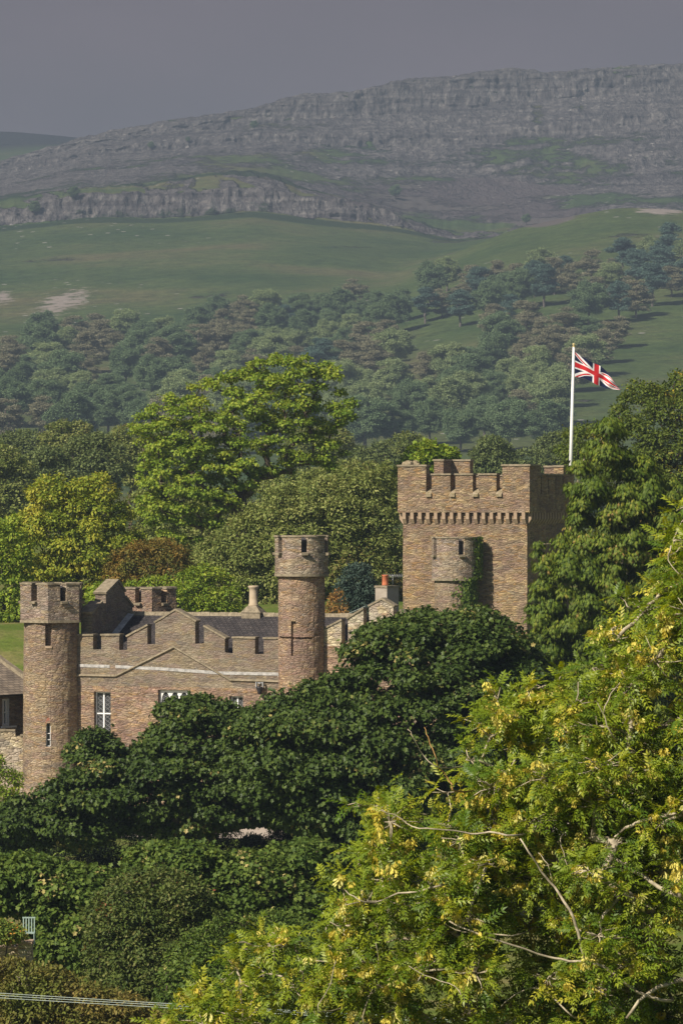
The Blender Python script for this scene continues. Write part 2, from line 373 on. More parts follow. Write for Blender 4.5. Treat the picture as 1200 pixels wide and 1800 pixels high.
L['flower'] = leaf_mat('leaf_flowering', [(0,(0.07,0.11,0.02)),(0.7,(0.15,0.20,0.035)),(0.86,(0.30,0.27,0.04)),(0.92,(0.60,0.24,0.05)),(1,(0.68,0.22,0.06))], 0.3)
L['hollow_dark'] = leaf_mat('leaf_hollow_dark', [(0,(0.010,0.020,0.008)),(1,(0.026,0.042,0.016))], 0.1)  # shade of the hollow put into a near-black leaf colour
# ------------------------------------------------------------------ ground and hills
GY = [-80, 0, 20, 45, 70, 120, 180, 262, 296, 330, 450, 565, 640]
GZ = [24, 18.3, 15, 7, 3, 1, 0.5, 0.8, 11, 13, 15.2, 17.5, 15.0]
def ground_z(X, Y):
    X = np.asarray(X, float); Y = np.asarray(Y, float)
    z = np.interp(Y, GY, GZ)
    return z+(fbm(X/14+50, Y/14, 3, 3)-0.5)*0.7*np.clip((Y-10)/30, 0, 1)

def grass_mat():
    m, nt, out = new_mat('pasture_grass')
    t = nt.nodes.new('ShaderNodeTexCoord'); o = t.outputs['Object']
    n1 = noise(nt, o, 0.13, 5, 0.6); n2 = noise(nt, o, 2.5, 4, 0.7)
    c = ramp(nt, n1.outputs['Fac'], [(0.3, (0.070,0.115,0.018)), (0.5, (0.10,0.135,0.025)), (0.62, (0.17,0.155,0.06))])
    c = mixc(nt, 1.0, c, ramp(nt, n2.outputs['Fac'], [(0.3, (0.75,0.75,0.75)), (0.7, (1.25,1.25,1.2))]), 'MULTIPLY')
    principled(nt, out, c, 0.95, 0.1, n2.outputs['Fac'], 1.0, 0.08)
    return m
M['grass'] = grass_mat()
gx = np.arange(-300, 301, 4.0); gy = np.arange(-80, 641, 4.0)
GX, GYY = np.meshgrid(gx, gy)
V = np.stack([GX, GYY, ground_z(GX, GYY)], -1).reshape(-1, 3)
def grid_faces(nr, nc):
    i = (np.arange(nr-1)[:, None]*nc+np.arange(nc-1)[None, :]).ravel()
    q = np.stack([i, i+1, i+1+nc, i+nc], -1)
    return q.ravel(), np.arange(0, len(q)*4, 4)
lo, st = grid_faces(len(gy), len(gx))
ground = link("ground", mesh_np("ground", V, lo, st, smooth=True), None, M['grass'])
tagp(ground, "rough green pasture round the castle and across the valley floor", None, None, "structure")

# far hills: rows are contour lines of the real land form, each with its distance and its height seen across the valley
PXC = [-1200,-300,0,75,150,225,300,375,450,530,600,640,700,760,800,850,900,960,1000,1100,1200,1500,2400]
def row(Y, d):
    ks = sorted(d); return (FAR(Y), np.interp(PXC, ks, [d[k] for k in ks]))
FAR = lambda Y: Y if Y < 600 else 600+(Y-600)*1.25+700*min(1, (Y-600)/50)
ROWS = [
 (row(555,{0:933}),6,0.0,0),
 (row(650,{0:852}),8,0.0,0),
 (row(900,{0:748,1200:735}),12,0.0,0),
 (row(1200,{0:655,300:650,600:640,800:610,1000:588,1200:578}),14,0.0,0),
 (row(1500,{0:575,300:560,450:540,600:530,700:512,800:480,900:455,1000:440,1100:430,1200:425}),14,0.02,0),
 (row(1700,{0:520,150:502,300:490,450:487,600:492,690:500,760:462,900:402,1000:381,1100:364,1200:370,1500:395}),12,0.03,0),
 (row(1850,{0:470,300:452,450:447,600:452,700:460,760:455,800:440,900:424,1000:404,1100:388,1200:392,1500:415}),8,0.05,0),
 (row(2150,{0:395,50:390,150:380,225:381,300:382,375:376,450:366,530:379,600:387,700:397,740:408,800:424,900:412,1000:395,1200:385}),20,0.12,0),
 (row(2166,{0:370,50:360,120:345,175:336,300:340,375:333,450:328,545:341,600:350,640:358,700:379,740:402,800:420,900:408,1000:392,1200:380}),14,1.0,1),
 (row(2280,{0:350,150:331,250:324,300:317,380:304,430:297,480:306,560:338,600:348,640:356,720:384,800:410,900:404,1000:388,1200:374}),12,0.22,1),
 (row(2420,{0:344,150:326,250:318,380:316,430:312,480:322,560:352,640:372,720:392,800:402,900:392,1000:378,1200:364}),5,0.30,0),
 (row(2600,{0:330,150:298,300:283,450:284,530:300,600:318,700:335,800:344,900:342,1000:332,1200:316}),16,0.54,0),
 (row(2800,{0:308,150:274,300:260,450:248,600:258,700:257,800:254,900:243,1000:230,1200:208}),20,0.62,2),
 (row(2809,{0:299,150:262,300:246,450:232,600:240,700:238,800:238,900:226,1000:214,1200:192}),8,1.0,1),
 (row(2900,{0:291,150:256,300:234,450:219,530:204,600:203,700:196,800:188,900:180,1000:172,1200:158}),16,0.60,2),
 (row(2916,{0:284,150:246,300:217,450:194,530:170,600:166,650:152,700:144,800:137,850:130,900:125,960:133,1000:129,1100:121,1200:118}),20,1.0,1),
 (row(3000,{-300:330,0:280,40:272,150:241,300:210,440:190,490:180,530:164,600:160,640:158,660:143,720:139,800:134,830:132,850:126,900:118,930:121,960:128,1060:118,1200:111,1500:108,2400:150}),14,0.75,1),
 (row(3300,{-300:345,0:305,150:268,300:240,440:220,600:190,800:165,1000:155,1200:140}),4,0.2,0),
 (row(4200,{-300:222,0:230,100:236,160:243,300:275,600:330,1200:330}),6,0.0,0),
 (row(4900,{0:330}),3,0.0,0),
]
pxs = np.concatenate([np.arange(-1200,-90,20), np.arange(-90,1290,3.0), np.arange(1290,2401,20)])
def smooth1(a, w):
    if w < 1: return a
    k = np.exp(-0.5*(np.arange(-3*w, 3*w+1)/w)**2); k /= k.sum()
    return np.convolve(np.pad(a, 3*w, mode='edge'), k, 'valid')
rowY, rowP, rowR, rowK = [], [], [], []
prev = None
for (Yv, pp), n, rk, kind in ROWS:
    p = np.interp(pxs, PXC, pp)
    p = smooth1(p, 3 if kind else 8)
    if rk >= 0.6 or (len(rowY) and np.ndim(prev[2]) > 0):     # broken, uneven edges of the beds
        p = p+(fbm(pxs/24.0, np.full(len(pxs), n*3.7+Yv/50.0), 4, 61)-0.5)*(13 if Yv < 3700 else 10)*(Yv < 4200)
    if prev is None:
        rowY.append(np.full(len(pxs), float(Yv))); rowP.append(p); rowR.append(np.full(len(pxs), rk)); rowK.append(0)
    else:
        Y0, p0, r0 = prev
        for i in range(1, n+1):
            t = i/n
            if kind == 2:      # stepped limestone terraces between the cliffs
                nt_ = 3.0; ph = (fbm(pxs/70, np.full(len(pxs), Yv/9.0), 3, 5)-0.5)*2.2*np.minimum(1, 4*t*(1-t))
                tt = np.clip(t+0.85*np.sin(2*np.pi*(nt_*t+ph))/(2*np.pi*nt_)*min(1, 5*t*(1-t)*2), 0, 1)
                z_t = tt
            else:
                z_t = np.full(len(pxs), t)
            Yt = Y0+(Yv-Y0)*t
            rowY.append(np.full(len(pxs), Yt)); rowP.append(p0+(p-p0)*z_t)
            cut = fbm(pxs/26.0+0.12*len(rowY), np.full(len(pxs), len(rowY)*0.16), 4, 67)
            if kind == 1: rr = np.clip(rk+(cut-0.42)*2.6, 0.0, 1.0)
            else: rr = (r0*(1-t)*(0.8 if np.ndim(r0) else 1)+rk*t)+np.zeros(len(pxs))
            rowR.append(rr); rowK.append(kind)
    prev = (Yv, p, rr if (prev is not None and kind == 1) else rk)
HY = np.array(rowY); HP = np.array(rowP); HR = np.array(rowR)
nr, nc = HY.shape
PX2 = np.broadcast_to(pxs[None, :], HY.shape); RI = np.broadcast_to(np.arange(nr)[:, None]*1.0, HY.shape)
# limestone is fluted and broken
fl = fbm(PX2/5.0, RI*0.07, 4, 11)-0.5; fl2 = fbm(PX2/22, RI*0.05, 3, 23)-0.5; fl3 = fbm(PX2/45, RI*0.30, 2, 29)-0.5
rm = np.clip(HR, 0, 1)**1.5*np.clip((HY-2900)/200, 0, 1)
HP0 = HP.copy()
HY = HY+rm*(fl*9+fl2*15+fl3*8)
HZ = CAMZ-(HP-900)/FPX*HY
HX = (PX2-600)/FPX*HY
bump_amp = np.clip((HY-800)/2000, 0, 1)*5.0
HZ = HZ+(fbm(HX/120, HY/120, 4, 31)-0.5)*bump_amp+rm*(fbm(HX/13, HY/13, 3, 41)-0.5)*7.0
# scree fans and bare patches
scree = np.exp(-((PX2-800)/230)**2-((HP0-345)/40)**2)*1.1+np.exp(-((PX2-950)/60)**2-((HP0-385)/14)**2)*1.1
patch = np.exp(-((PX2-110)/75)**2-((HP0-530+(PX2-110)*0.25)/26)**2)*0.85+np.exp(-((PX2-5)/25)**2-((HP0-520)/20)**2)*0.8
patch = patch+np.exp(-((PX2-1160)/50)**2-((HP0-372)/9)**2)*1.2
HRr = HR+0.22*np.clip((420-PX2)/200, 0, 1)*((HY > 3460) & (HY < 4500))+0.12*((HY > 3650) & (HY < 4500))*(1-np.exp(-((PX2-1150)/260)**2-((HP0-270)/50)**2))
def hill_mat():
    m, nt, out = new_mat('limestone_hillside')
    t = nt.nodes.new('ShaderNodeTexCoord'); o = t.outputs['Object']
    def at(nm):
        a = nt.nodes.new('ShaderNodeAttribute'); a.attribute_name = nm; return a.outputs['Fac']
    rock, scr, pat = at('rock'), at('scree'), at('patch')
    mp = nt.nodes.new('ShaderNodeMapping'); mp.inputs['Scale'].default_value = (0.55, 0.35, 1.9); nt.links.new(o, mp.inputs[0])
    nA = noise(nt, mp.outputs[0], 0.014, 6, 0.62); nB = noise(nt, o, 0.10, 5, 0.7); nC = noise(nt, o, 0.006, 4, 0.6)
    g = ramp(nt, nC.outputs['Fac'], [(0.32, (0.042,0.075,0.026)), (0.5, (0.072,0.102,0.036)), (0.68, (0.120,0.115,0.056))])
    nF = noise(nt, o, 0.45, 4, 0.75)
    g = mixc(nt, 1.0, g, ramp(nt, nF.outputs['Fac'], [(0.32, (0.70,0.72,0.74)), (0.68, (1.28,1.26,1.20))]), 'MULTIPLY')
    g = mixc(nt, 1.0, g, ramp(nt, nB.outputs['Fac'], [(0.3, (0.62,0.64,0.66)), (0.7, (1.36,1.34,1.28))]), 'MULTIPLY')
    s = math_n(nt, 'ADD', rock, math_n(nt, 'MULTIPLY', math_n(nt, 'SUBTRACT', nA.outputs['Fac'], 0.5), 2.4))
    s = math_n(nt, 'ADD', s, math_n(nt, 'MULTIPLY', math_n(nt, 'SUBTRACT', nB.outputs['Fac'], 0.5), 0.7))
    k = maprange(nt, s, 0.40, 0.58)
    vm = nt.nodes.new('ShaderNodeMapping'); vm.inputs['Scale'].default_value = (1, 0.5, 0.42); nt.links.new(o, vm.inputs[0])
    ve = nd(nt, 'ShaderNodeTexVoronoi', feature='DISTANCE_TO_EDGE'); ve.inputs['Scale'].default_value = 0.15; nt.links.new(vm.outputs[0], ve.inputs['Vector'])
    nD = noise(nt, vm.outputs[0], 0.17, 5, 0.7)
    rc = ramp(nt, nD.outputs['Fac'], [(0.30, (0.055,0.050,0.052)), (0.5, (0.130,0.119,0.118)), (0.74, (0.32,0.30,0.285))])
    rc = mixc(nt, maprange(nt, ve.outputs['Distance'], 0.0, 0.10, 0.45, 0), rc, (0.085,0.082,0.085))
    # bedding planes: thin level streaks of darker and paler limestone
    bm = nt.nodes.new('ShaderNodeMapping'); bm.inputs['Scale'].default_value = (0.10, 0.02, 2.6); bm.inputs['Rotation'].default_value = (0, R(-2.2), 0); nt.links.new(o, bm.inputs[0])
    nS = noise(nt, bm.outputs[0], 0.075, 5, 0.7)
    rc = mixc(nt, 1.0, rc, ramp(nt, nS.outputs['Fac'], [(0.36, (0.66,0.65,0.67)), (0.5, (1.0,1.0,1.0)), (0.64, (1.28,1.27,1.25))]), 'MULTIPLY')
    c = mixc(nt, k, g, rc)
    s2 = math_n(nt, 'ADD', scr, math_n(nt, 'MULTIPLY', math_n(nt, 'SUBTRACT', nA.outputs['Fac'], 0.5), 1.5))
    c = mixc(nt, maprange(nt, s2, 0.42, 0.66, 0, 0.85), c, (0.118,0.098,0.102))
    s3 = math_n(nt, 'ADD', pat, math_n(nt, 'MULTIPLY', math_n(nt, 'SUBTRACT', nB.outputs['Fac'], 0.5), 1.7))
    c = mixc(nt, maprange(nt, s3, 0.55, 0.80, 0, 0.8), c, (0.34,0.29,0.27))
    s4 = math_n(nt, 'ADD', at('scrub'), math_n(nt, 'MULTIPLY', math_n(nt, 'SUBTRACT', nA.outputs['Fac'], 0.5), 1.6))
    s4 = math_n(nt, 'ADD', s4, math_n(nt, 'MULTIPLY', math_n(nt, 'SUBTRACT', nB.outputs['Fac'], 0.5), 0.8))
    c = mixc(nt, maprange(nt, s4, 0.50, 0.68, 0, 0.9), c, (0.022,0.042,0.016))
    c = mixc(nt, at('heath'), c, (0.022,0.022,0.020))
    # scattered white boulders
    vb = nd(nt, 'ShaderNodeTexVoronoi'); vb.inputs['Scale'].default_value = 0.065; nt.links.new(o, vb.inputs['Vector'])
    nE = noise(nt, o, 0.005, 3)
    bl = math_n(nt, 'MULTIPLY', maprange(nt, vb.outputs['Distance'], 0.10, 0.15, 1, 0), maprange(nt, nE.outputs['Fac'], 0.49, 0.58))
    c = mixc(nt, math_n(nt, 'MULTIPLY', bl, 0.8), c, (0.42,0.40,0.38))
    h = math_n(nt, 'ADD', math_n(nt, 'MULTIPLY', math_n(nt, 'ADD', nD.outputs['Fac'], math_n(nt, 'MULTIPLY', nS.outputs['Fac'], 0.8)), math_n(nt, 'ADD', k, 0.05)), math_n(nt, 'MULTIPLY', maprange(nt, ve.outputs['Distance'], 0, 0.15), math_n(nt, 'MULTIPLY', k, 0.10)))
    principled(nt, out, c, 0.95, 0.05, h, 1.0, 7.0)
    return m
M['hill'] = hill_mat()
V = np.stack([HX, HY, HZ], -1).reshape(-1, 3)
lo, st = grid_faces(nr, nc)
me = mesh_np("hills", V, lo, st, smooth=True)
heath = np.clip((HY-5200)/200, 0, 1)
scrub = (np.exp(-((HY-3205)/38)**2)+np.exp(-((HY-3390)/35)**2)*.9+.55*np.exp(-((HY-3560)/60)**2))*np.clip((900-PX2)/150, 0, 1)
for nm, arr in (('scrub', scrub), ('heath', heath), ('rock', HRr), ('scree', scree), ('patch', patch)):
    a = me.attributes.new(nm, 'FLOAT', 'POINT'); a.data.foreach_set("value", arr.astype(np.float32).ravel())
hills = link("hills", me, None, M['hill'])
tagp(hills, "wooded valley side rising to grey limestone scars and a long ridge", None, None, "structure")
HPf = 900-(HZ-CAMZ)*FPX/HY
def hill_at(x, y):
    """the point of the hillside seen in direction x at height y"""
    j = int(np.argmin(np.abs(pxs-x))); col = HPf[:, j]
    i = int(np.argmax(col <= y))
    if i == 0: i = 1
    t = (col[i-1]-y)/max(1e-6, col[i-1]-col[i]); t = min(max(t, 0), 1)
    Y = HY[i-1, j]*(1-t)+HY[i, j]*t; z = HZ[i-1, j]*(1-t)+HZ[i, j]*t
    return Vector(((x-600)/FPX*Y, Y, z))

# pale gravel in front of the castle
gm = plain_mat('gravel', (0.34,0.29,0.24), (0.48,0.42,0.36), 12, bumpd=0.02)
gxs = np.linspace(-24, 16, 41); gys = np.linspace(236, 249, 14)
GX, GYY = np.meshgrid(gxs, gys)
V = np.stack([GX, GYY, ground_z(GX, GYY)+0.06], -1).reshape(-1, 3); lo, st = grid_faces(14, 41)
tagp(link("gravel_drive", mesh_np("gravel_drive", V, lo, st, smooth=True), None, gm), "pale gravel forecourt behind the dark trees below the castle wall", None, None, "structure")
# ------------------------------------------------------------------ the castle
class Fr:
    """a facade frame: u runs right along the wall, v into the building, z up; a turns the right end towards the camera"""
    def __init__(s, x, y, a, Y=None):
        s.ox, s.oy, s.a = x, y, R(a)
        s.rx, s.ry, s.dx, s.dy = math.cos(s.a), -math.sin(s.a), math.sin(s.a), math.cos(s.a)
    def f(s, x, y, v=0.0):
        k = (x-600)/FPX
        u = (k*(s.oy+v*s.dy)-s.ox-v*s.dx)/(s.rx-k*s.ry)
        Y = s.oy+u*s.ry+v*s.dy
        return (u, CAMZ-(y-900)/FPX*Y)
    def g(s, x, y, u=0.0):
        k = (x-600)/FPX
        v = (k*(s.oy+u*s.ry)-s.ox-u*s.rx)/(s.dx-k*s.dy)
        Y = s.oy+u*s.ry+v*s.dy
        return (v, CAMZ-(y-900)/FPX*Y)
    def w(s, u, v, z=0): return Vector((s.ox+u*s.rx+v*s.dx, s.oy+u*s.ry+v*s.dy, z))
    def root(s, name, label, cat, group=None): return empty(name, (s.ox, s.oy, 0), label, cat, group, -s.a)

def roof_slab(name, mat, parent, c, t=0.08):
    """sloping slab from four corners (eave left, eave right, ridge right, ridge left) with metre UVs on its top"""
    c = [Vector(q) for q in c]; n = (c[1]-c[0]).cross(c[3]-c[0]).normalized()
    vs = [tuple(q) for q in c]+[tuple(q-n*t) for q in c]
    fs = [(0,1,2,3),(7,6,5,4),(0,4,5,1),(1,5,6,2),(2,6,7,3),(3,7,4,0)]
    me = bpy.data.meshes.new(name); me.from_pydata(vs, [], fs); uv = me.uv_layers.new(name="UVMap")
    ex = (c[1]-c[0]).normalized(); ey = n.cross(ex)
    for p in me.polygons:
        for li in p.loop_indices:
            q = Vector(vs[me.loops[li].vertex_index])-c[0]; uv.data[li].uv = (q.dot(ex), q.dot(ey))
    return link(name, me, parent, mat)

def slope_slab(mb, p0, p1, t, y0, y1, over=0.05):
    """coping stones along the line p0-p1 in (x,z), from y0 to y1, in single blocks with open joints"""
    a = Vector((p0[0], p0[1])); b = Vector((p1[0], p1[1])); d = (b-a).normalized(); n = Vector((-d.y, d.x))
    a = a-d*over; b = b+d*over
    L_ = (b-a).length; k = max(1, round(L_/0.85)); q = 0.0
    for i in range(k):
        s0 = a+(b-a)*(i/k)+d*(0.006 if i else 0); s1 = a+(b-a)*((i+1)/k)-d*(0.006 if i < k-1 else 0)
        j = random.uniform(-0.012, 0.012); yy = random.uniform(-0.02, 0.02)
        s0j = s0+n*j; s1j = s1+n*(j+random.uniform(-.01, .01))
        mb.prism([(s0j.x, s0j.y), (s1j.x, s1j.y), (s1j.x+n.x*t, s1j.y+n.y*t), (s0j.x+n.x*t, s0j.y+n.y*t)], y0+yy, y1+yy*0.5)
    return mb

def interp_line(pts, x):
    for (x0, y0), (x1, y1) in zip(pts, pts[1:]):
        if x <= x1: return y0+(y1-y0)*(x-x0)/(x1-x0)
    return pts[-1][1]

def merlons(fr, root, top_line, specs, mat, v0=0.0, v1=0.65):
    """battlement blocks on a wall head; each is (px left, px right, [top px points]) seen on the front plane"""
    for (xl, xr, tops) in specs:
        tp = [fr.f(x, y, v0) for x, y in tops]
        ul, ur = fr.f(xl, 1100, v0)[0], fr.f(xr, 1100, v0)[0]
        tp[0] = (ul, tp[0][1]); tp[-1] = (ur, tp[-1][1])
        bot = [(ul, interp_line(top_line, ul))]+[p for p in top_line if ul < p[0] < ur]+[(ur, interp_line(top_line, ur))]
        m = MB().prism(bot+tp[::-1], v0, v1).build('merlon', mat, root)
        cb = MB()
        for p, q in zip(tp, tp[1:]): slope_slab(cb, p, q, 0.11, v0-0.07, v1+0.07)
        cb.build('coping', M['coping'], m)

def gothic_window(root, u0, u1, z0, z1, lights, kind, v=0.20):
    """white painted timber window in its reveal"""
    fr = MB(); w = u1-u0; f = 0.075
    fr.box(u0, u0+f, v, v+0.08, z0, z1); fr.box(u1-f, u1, v, v+0.08, z0, z1)
    fr.box(u0+f, u1-f, v, v+0.08, z1-f, z1); fr.box(u0+f, u1-f, v, v+0.08, z0, z0+f)
    lw = (w-2*f)/lights
    for i in range(1, lights):
        x = u0+f+lw*i; fr.box(x-0.045, x+0.045, v-0.012, v+0.07, z0+f, z1-f)
    lat = MB()
    if kind == 'pointed':
        zs = z1-f-min(0.75, lw*1.1)
        for i in range(lights):
            a = u0+f+lw*i; b = a+lw; mid = (a+b)/2; pts = []
            for k in range(7):
                t = k/6; pts.append((a+0.03+(mid-a-0.03)*(1-math.cos(t*math.pi/2))*1.0, zs+(z1-f-0.06-zs)*math.sin(t*math.pi/2)))
            fr.prism([(a, zs)]+pts+[(mid, z1-f), (a, z1-f)], v+0.004, v+0.066)
            ptr = [(2*mid-p[0], p[1]) for p in pts]
            fr.prism([(b, zs), (b, z1-f), (mid, z1-f)]+ptr[::-1], v+0.004, v+0.066)
    else:
        zt = z0+(z1-z0)*0.56
        fr.box(u0+f, u1-f, v-0.006, v+0.072, zt-0.04, zt+0.04)
    step = 0.26
    for i in range(lights):      # leaded lattice in each light
        a = u0+f+lw*i+0.045; b = a+lw-0.09; zlo, zhi = z0+f, z1-f
        n = int((zhi-zlo)/step)+1
        for k in range(n):
            za = zlo+k*step
            if za+step*1.0 > zhi: break
            lat.tube([(a, v+0.045, za), (b, v+0.045, za+step)], [0.008, 0.008], 4)
            lat.tube([(b, v+0.055, za), (a, v+0.055, za+step)], [0.008, 0.008], 4)
    o = fr.build('window', M['white_paint'], root)
    MB().box(u0+0.02, u1-0.02, v+0.065, v+0.075, z0+0.02, z1-0.02).build('glass', M['glass'], o)
    lat.build('lattice', M['grey_metal'], o)
    return o

# polar building: angle 0 looks at the camera, positive to the right
def round_r(r): return lambda a: r
def hex_r(ap, a0): return lambda a: ap/math.cos(((a-a0) % R(60))-R(30))
def pol(cx, cy, r, a): return (cx+r*math.sin(a), cy-r*math.cos(a))
def polar_wall(rf, z0, z1, openings=(), n=56, jit=0.016, zstep=0.42, taper=0.0, cx=0, cy=0, seed=1, extra=()):
    mb = MB()
    A = set(round(-math.pi+2*math.pi*i/n, 5) for i in range(n)) | set(round(e, 5) for e in extra)
    for (a0, a1, za, zb, d) in openings: A |= {round(a0, 5), round(a1, 5)}
    A = sorted(A)
    Z = {round(z0, 4), round(z1, 4)}
    for o in openings: Z |= {round(o[2], 4), round(o[3], 4)}
    q = z0+zstep
    while q < z1-0.1:
        if all(abs(q-x) > 0.06 for x in Z): Z.add(round(q, 4))
        q += zstep
    Z = sorted(Z); na, nz_ = len(A), len(Z)
    rr = random.Random(seed); J = [[rr.uniform(-jit, jit) for _ in Z] for _ in A]
    def P(i, j, d):
        a = A[i % na]; r = rf(a)+J[i % na][j]+taper*(z1-Z[j])-d
        x, y = pol(cx, cy, r, a); return (x, y, Z[j])
    def dep(i, j):
        if j < 0 or j >= nz_-1: return None
        a = A[i % na]; b = A[(i+1) % na]
        if b < a: b += 2*math.pi
        am = (a+b)/2; zm = (Z[j]+Z[j+1])/2
        for (a0, a1, za, zb, d) in openings:
            if (a0 < am < a1) and za < zm < zb: return d
        return 0.0
    for i in range(na):
        for j in range(nz_-1):
            d = dep(i, j)
            mb.add([P(i, j, d), P(i+1, j, d), P(i+1, j+1, d), P(i, j+1, d)], [(0, 1, 2, 3)])
            e = dep(i+1, j)
            if e != d: mb.add([P(i+1, j, d), P(i+1, j, e), P(i+1, j+1, e), P(i+1, j+1, d)], [(0, 1, 2, 3)])
            e = dep(i, j+1)
            if e is not None and e != d: mb.add([P(i, j+1, d), P(i+1, j+1, d), P(i+1, j+1, e), P(i, j+1, e)], [(0, 1, 2, 3)])
    mb.add([P(i, nz_-1, 0) for i in range(na)], [list(range(na))])
    return mb
def ring_seg(mb, rin, rout, a0, a1, z0, z1, n=6, cx=0, cy=0, extra=()):
    A = sorted(set([a0+(a1-a0)*i/n for i in range(n+1)]) | set(e for e in extra if a0+0.01 < e < a1-0.01))
    b = len(mb.v); m = len(A)
    for a in A:
        for (r, z) in ((rin(a), z0), (rout(a), z0), (rout(a), z1), (rin(a), z1)):
            x, y = pol(cx, cy, r, a); mb.v.append((x, y, z))
    for i in range(m-1):
        for k in range(4):
            k2 = (k+1) % 4; mb.f.append([b+4*i+k, b+4*i+k2, b+4*i+4+k2, b+4*i+4+k][::-1])
    mb.f.append([b, b+1, b+2, b+3]); mb.f.append([b+4*(m-1)+k for k in (3, 2, 1, 0)])
    return mb

def turret(name, label, X, Y, r_shaft, rf_par, z_par, z_cren, z_top, crenels, half, mat, mat_par, openings=(), taper=0.0, extra=(), seed=1, spout=True, base=0.0):
    """a battlemented tower: shaft, overhanging parapet with its own merlons, copings and drain spouts"""
    root = empty(name, (X, Y, base), label, 'tower')
    zb = lambda z: z-base
    ops = [(a0, a1, zb(za), zb(zc), d) for (a0, a1, za, zc, d) in openings]
    polar_wall(round_r(r_shaft), -0.6, zb(z_par), ops, taper=taper, seed=seed).build('shaft', mat, root)
    th = 0.52
    polar_wall(rf_par, zb(z_par)-0.02, zb(z_cren), [], n=36, seed=seed+1, extra=extra).build('parapet', mat_par, root)
    # chamfered lip under the parapet
    lip = MB(); ring_seg(lip, lambda a: rf_par(a)-0.12, lambda a: rf_par(a)+0.035, -math.pi, math.pi, zb(z_par)-0.10, zb(z_par)+0.06, 36, extra=extra)
    lip.build('string_course', M['coping'], root)
    cap = MB(); rc_ = min(rf_par(R(k)) for k in range(0, 360, 10))-th-0.03
    cap.lathe([(rc_, zb(z_cren)-0.05), (rc_, zb(z_top)-0.22), (rc_*0.55, zb(z_top)-0.10), (0.05, zb(z_top)-0.04)], 0, 0, 24); cap.build('roof', M['dark_lead'], root)  # inner drum added behind the crenels so that their gaps look dark
    cs = sorted(crenels); n = len(cs)
    for i in range(n):
        a0 = cs[i]+half; a1 = (cs[(i+1) % n] if i < n-1 else cs[0]+2*math.pi)-half
        ex = [e+k*2*math.pi for e in extra for k in (-1, 0, 1)]
        m = ring_seg(MB(), lambda a: rf_par(a)-th, lambda a: rf_par(a)+random.uniform(-.008, .008), a0, a1, zb(z_cren), zb(z_top), 8, extra=ex).build('merlon', mat_par, root)
        ring_seg(MB(), lambda a: rf_par(a)-th-0.05, lambda a: rf_par(a)+0.06+random.uniform(-.015, .015), a0-0.035, a1+0.035, zb(z_top), zb(z_top)+0.11+random.uniform(-.02, .02), 8, extra=ex).build('coping', M['coping'], m)
        if spout:
            a = cs[i]; s = MB(); rr = rf_par(a)
            w = half*rr*1.05
            ca, sa = math.cos(a), math.sin(a)
            def T(l, d, z): return (d*sa+l*ca, -d*ca+l*sa, z)
            z0, z1 = zb(z_cren)-0.26, zb(z_cren)+0.03
            vs = [T(-w, rr-0.45, z0), T(w, rr-0.45, z0), T(w*0.8, rr+0.22, z0+0.10), T(-w*0.8, rr+0.22, z0+0.10),
                  T(-w, rr-0.45, z1), T(w, rr-0.45, z1), T(w, rr+0.24, z1-0.05), T(-w, rr+0.24, z1-0.05)]
            s.add(vs, [(0,1,2,3),(7,6,5,4),(0,4,5,1),(1,5,6,2),(2,6,7,3),(3,7,4,0)])
            s.build('spout', M['coping'], root)
    return root

def zat(y, Y): return CAMZ-(y-900)/FPX*Y

# --- corner tower at the left
Yt = 250.6; Xt = (90.5-600)/FPX*Yt
h0 = R(-2)
tl = turret('corner_tower', 'slender round stone tower with six-sided battlements at the left end of the castle front', Xt, Yt, 1.73, hex_r(1.84, h0),
            zat(1091, Yt), zat(1056, Yt), zat(1027, Yt), [h0+R(30+60*k)-2*math.pi*(k > 2) for k in range(6)], R(6.8), M['rubble'], M['rubble_grey'],
            openings=[(R(-9), R(4.5), zat(1134, Yt), zat(1094, Yt), 0.34), (R(-7), R(2.5), zat(1310, Yt), zat(1273, Yt), 0.30), (R(-5.5), R(1.0), zat(1273, Yt), zat(1269, Yt), 0.30)],
            taper=0.008, extra=[h0+R(60*k)-2*math.pi*(k > 3) for k in range(6)], seed=3)
rr = 1.73
o = MB(); 
for sgn, a in ((-1, R(-7)), (1, R(2.5))):
    x, y = pol(0, 0, rr-0.1, a); o.box(x-0.035, x+0.035, y, y+0.1, zat(1309, Yt), zat(1274, Yt))
x0, y0 = pol(0, 0, rr-0.06, R(-6.5)); x1, _ = pol(0, 0, rr-0.06, R(2))
for q in (1309, 1298, 1287): o.box(x0, x1, y0, y0+0.05, zat(q, Yt)-0.02, zat(q, Yt)+0.02)
wo_ = o.build('slit_window', M['white_paint'], tl)
MB().box(x0, x1, y0+0.06, y0+0.075, zat(1310, Yt), zat(1270, Yt)).build('glass', M['glass'], wo_)
b = MB(); 
for k in range(7):
    a0 = R(-9.2)+R(13.6)*k/7; zz = zat(1272, Yt)+0.34*math.sin(math.pi*(k+0.5)/7)-0.08
    ring_seg(b, lambda a: rr-0.05, lambda a: rr+0.045, a0+0.003, a0+R(13.6)/7-0.003, zz, zz+0.20, 1)
b.build('brick_arch', M['red_brick'], tl)
ring_seg(MB(), lambda a: rr-0.2, lambda a: rr+0.10, R(-9), R(4.5), zat(1313, Yt), zat(1310, Yt), 3).build('sill', M['dressed'], tl)
ring_seg(MB(), lambda a: rr-0.2, lambda a: rr+0.06, R(-9), R(5), zat(1138, Yt), zat(1134, Yt), 3).build('sill', M['dressed'], tl)

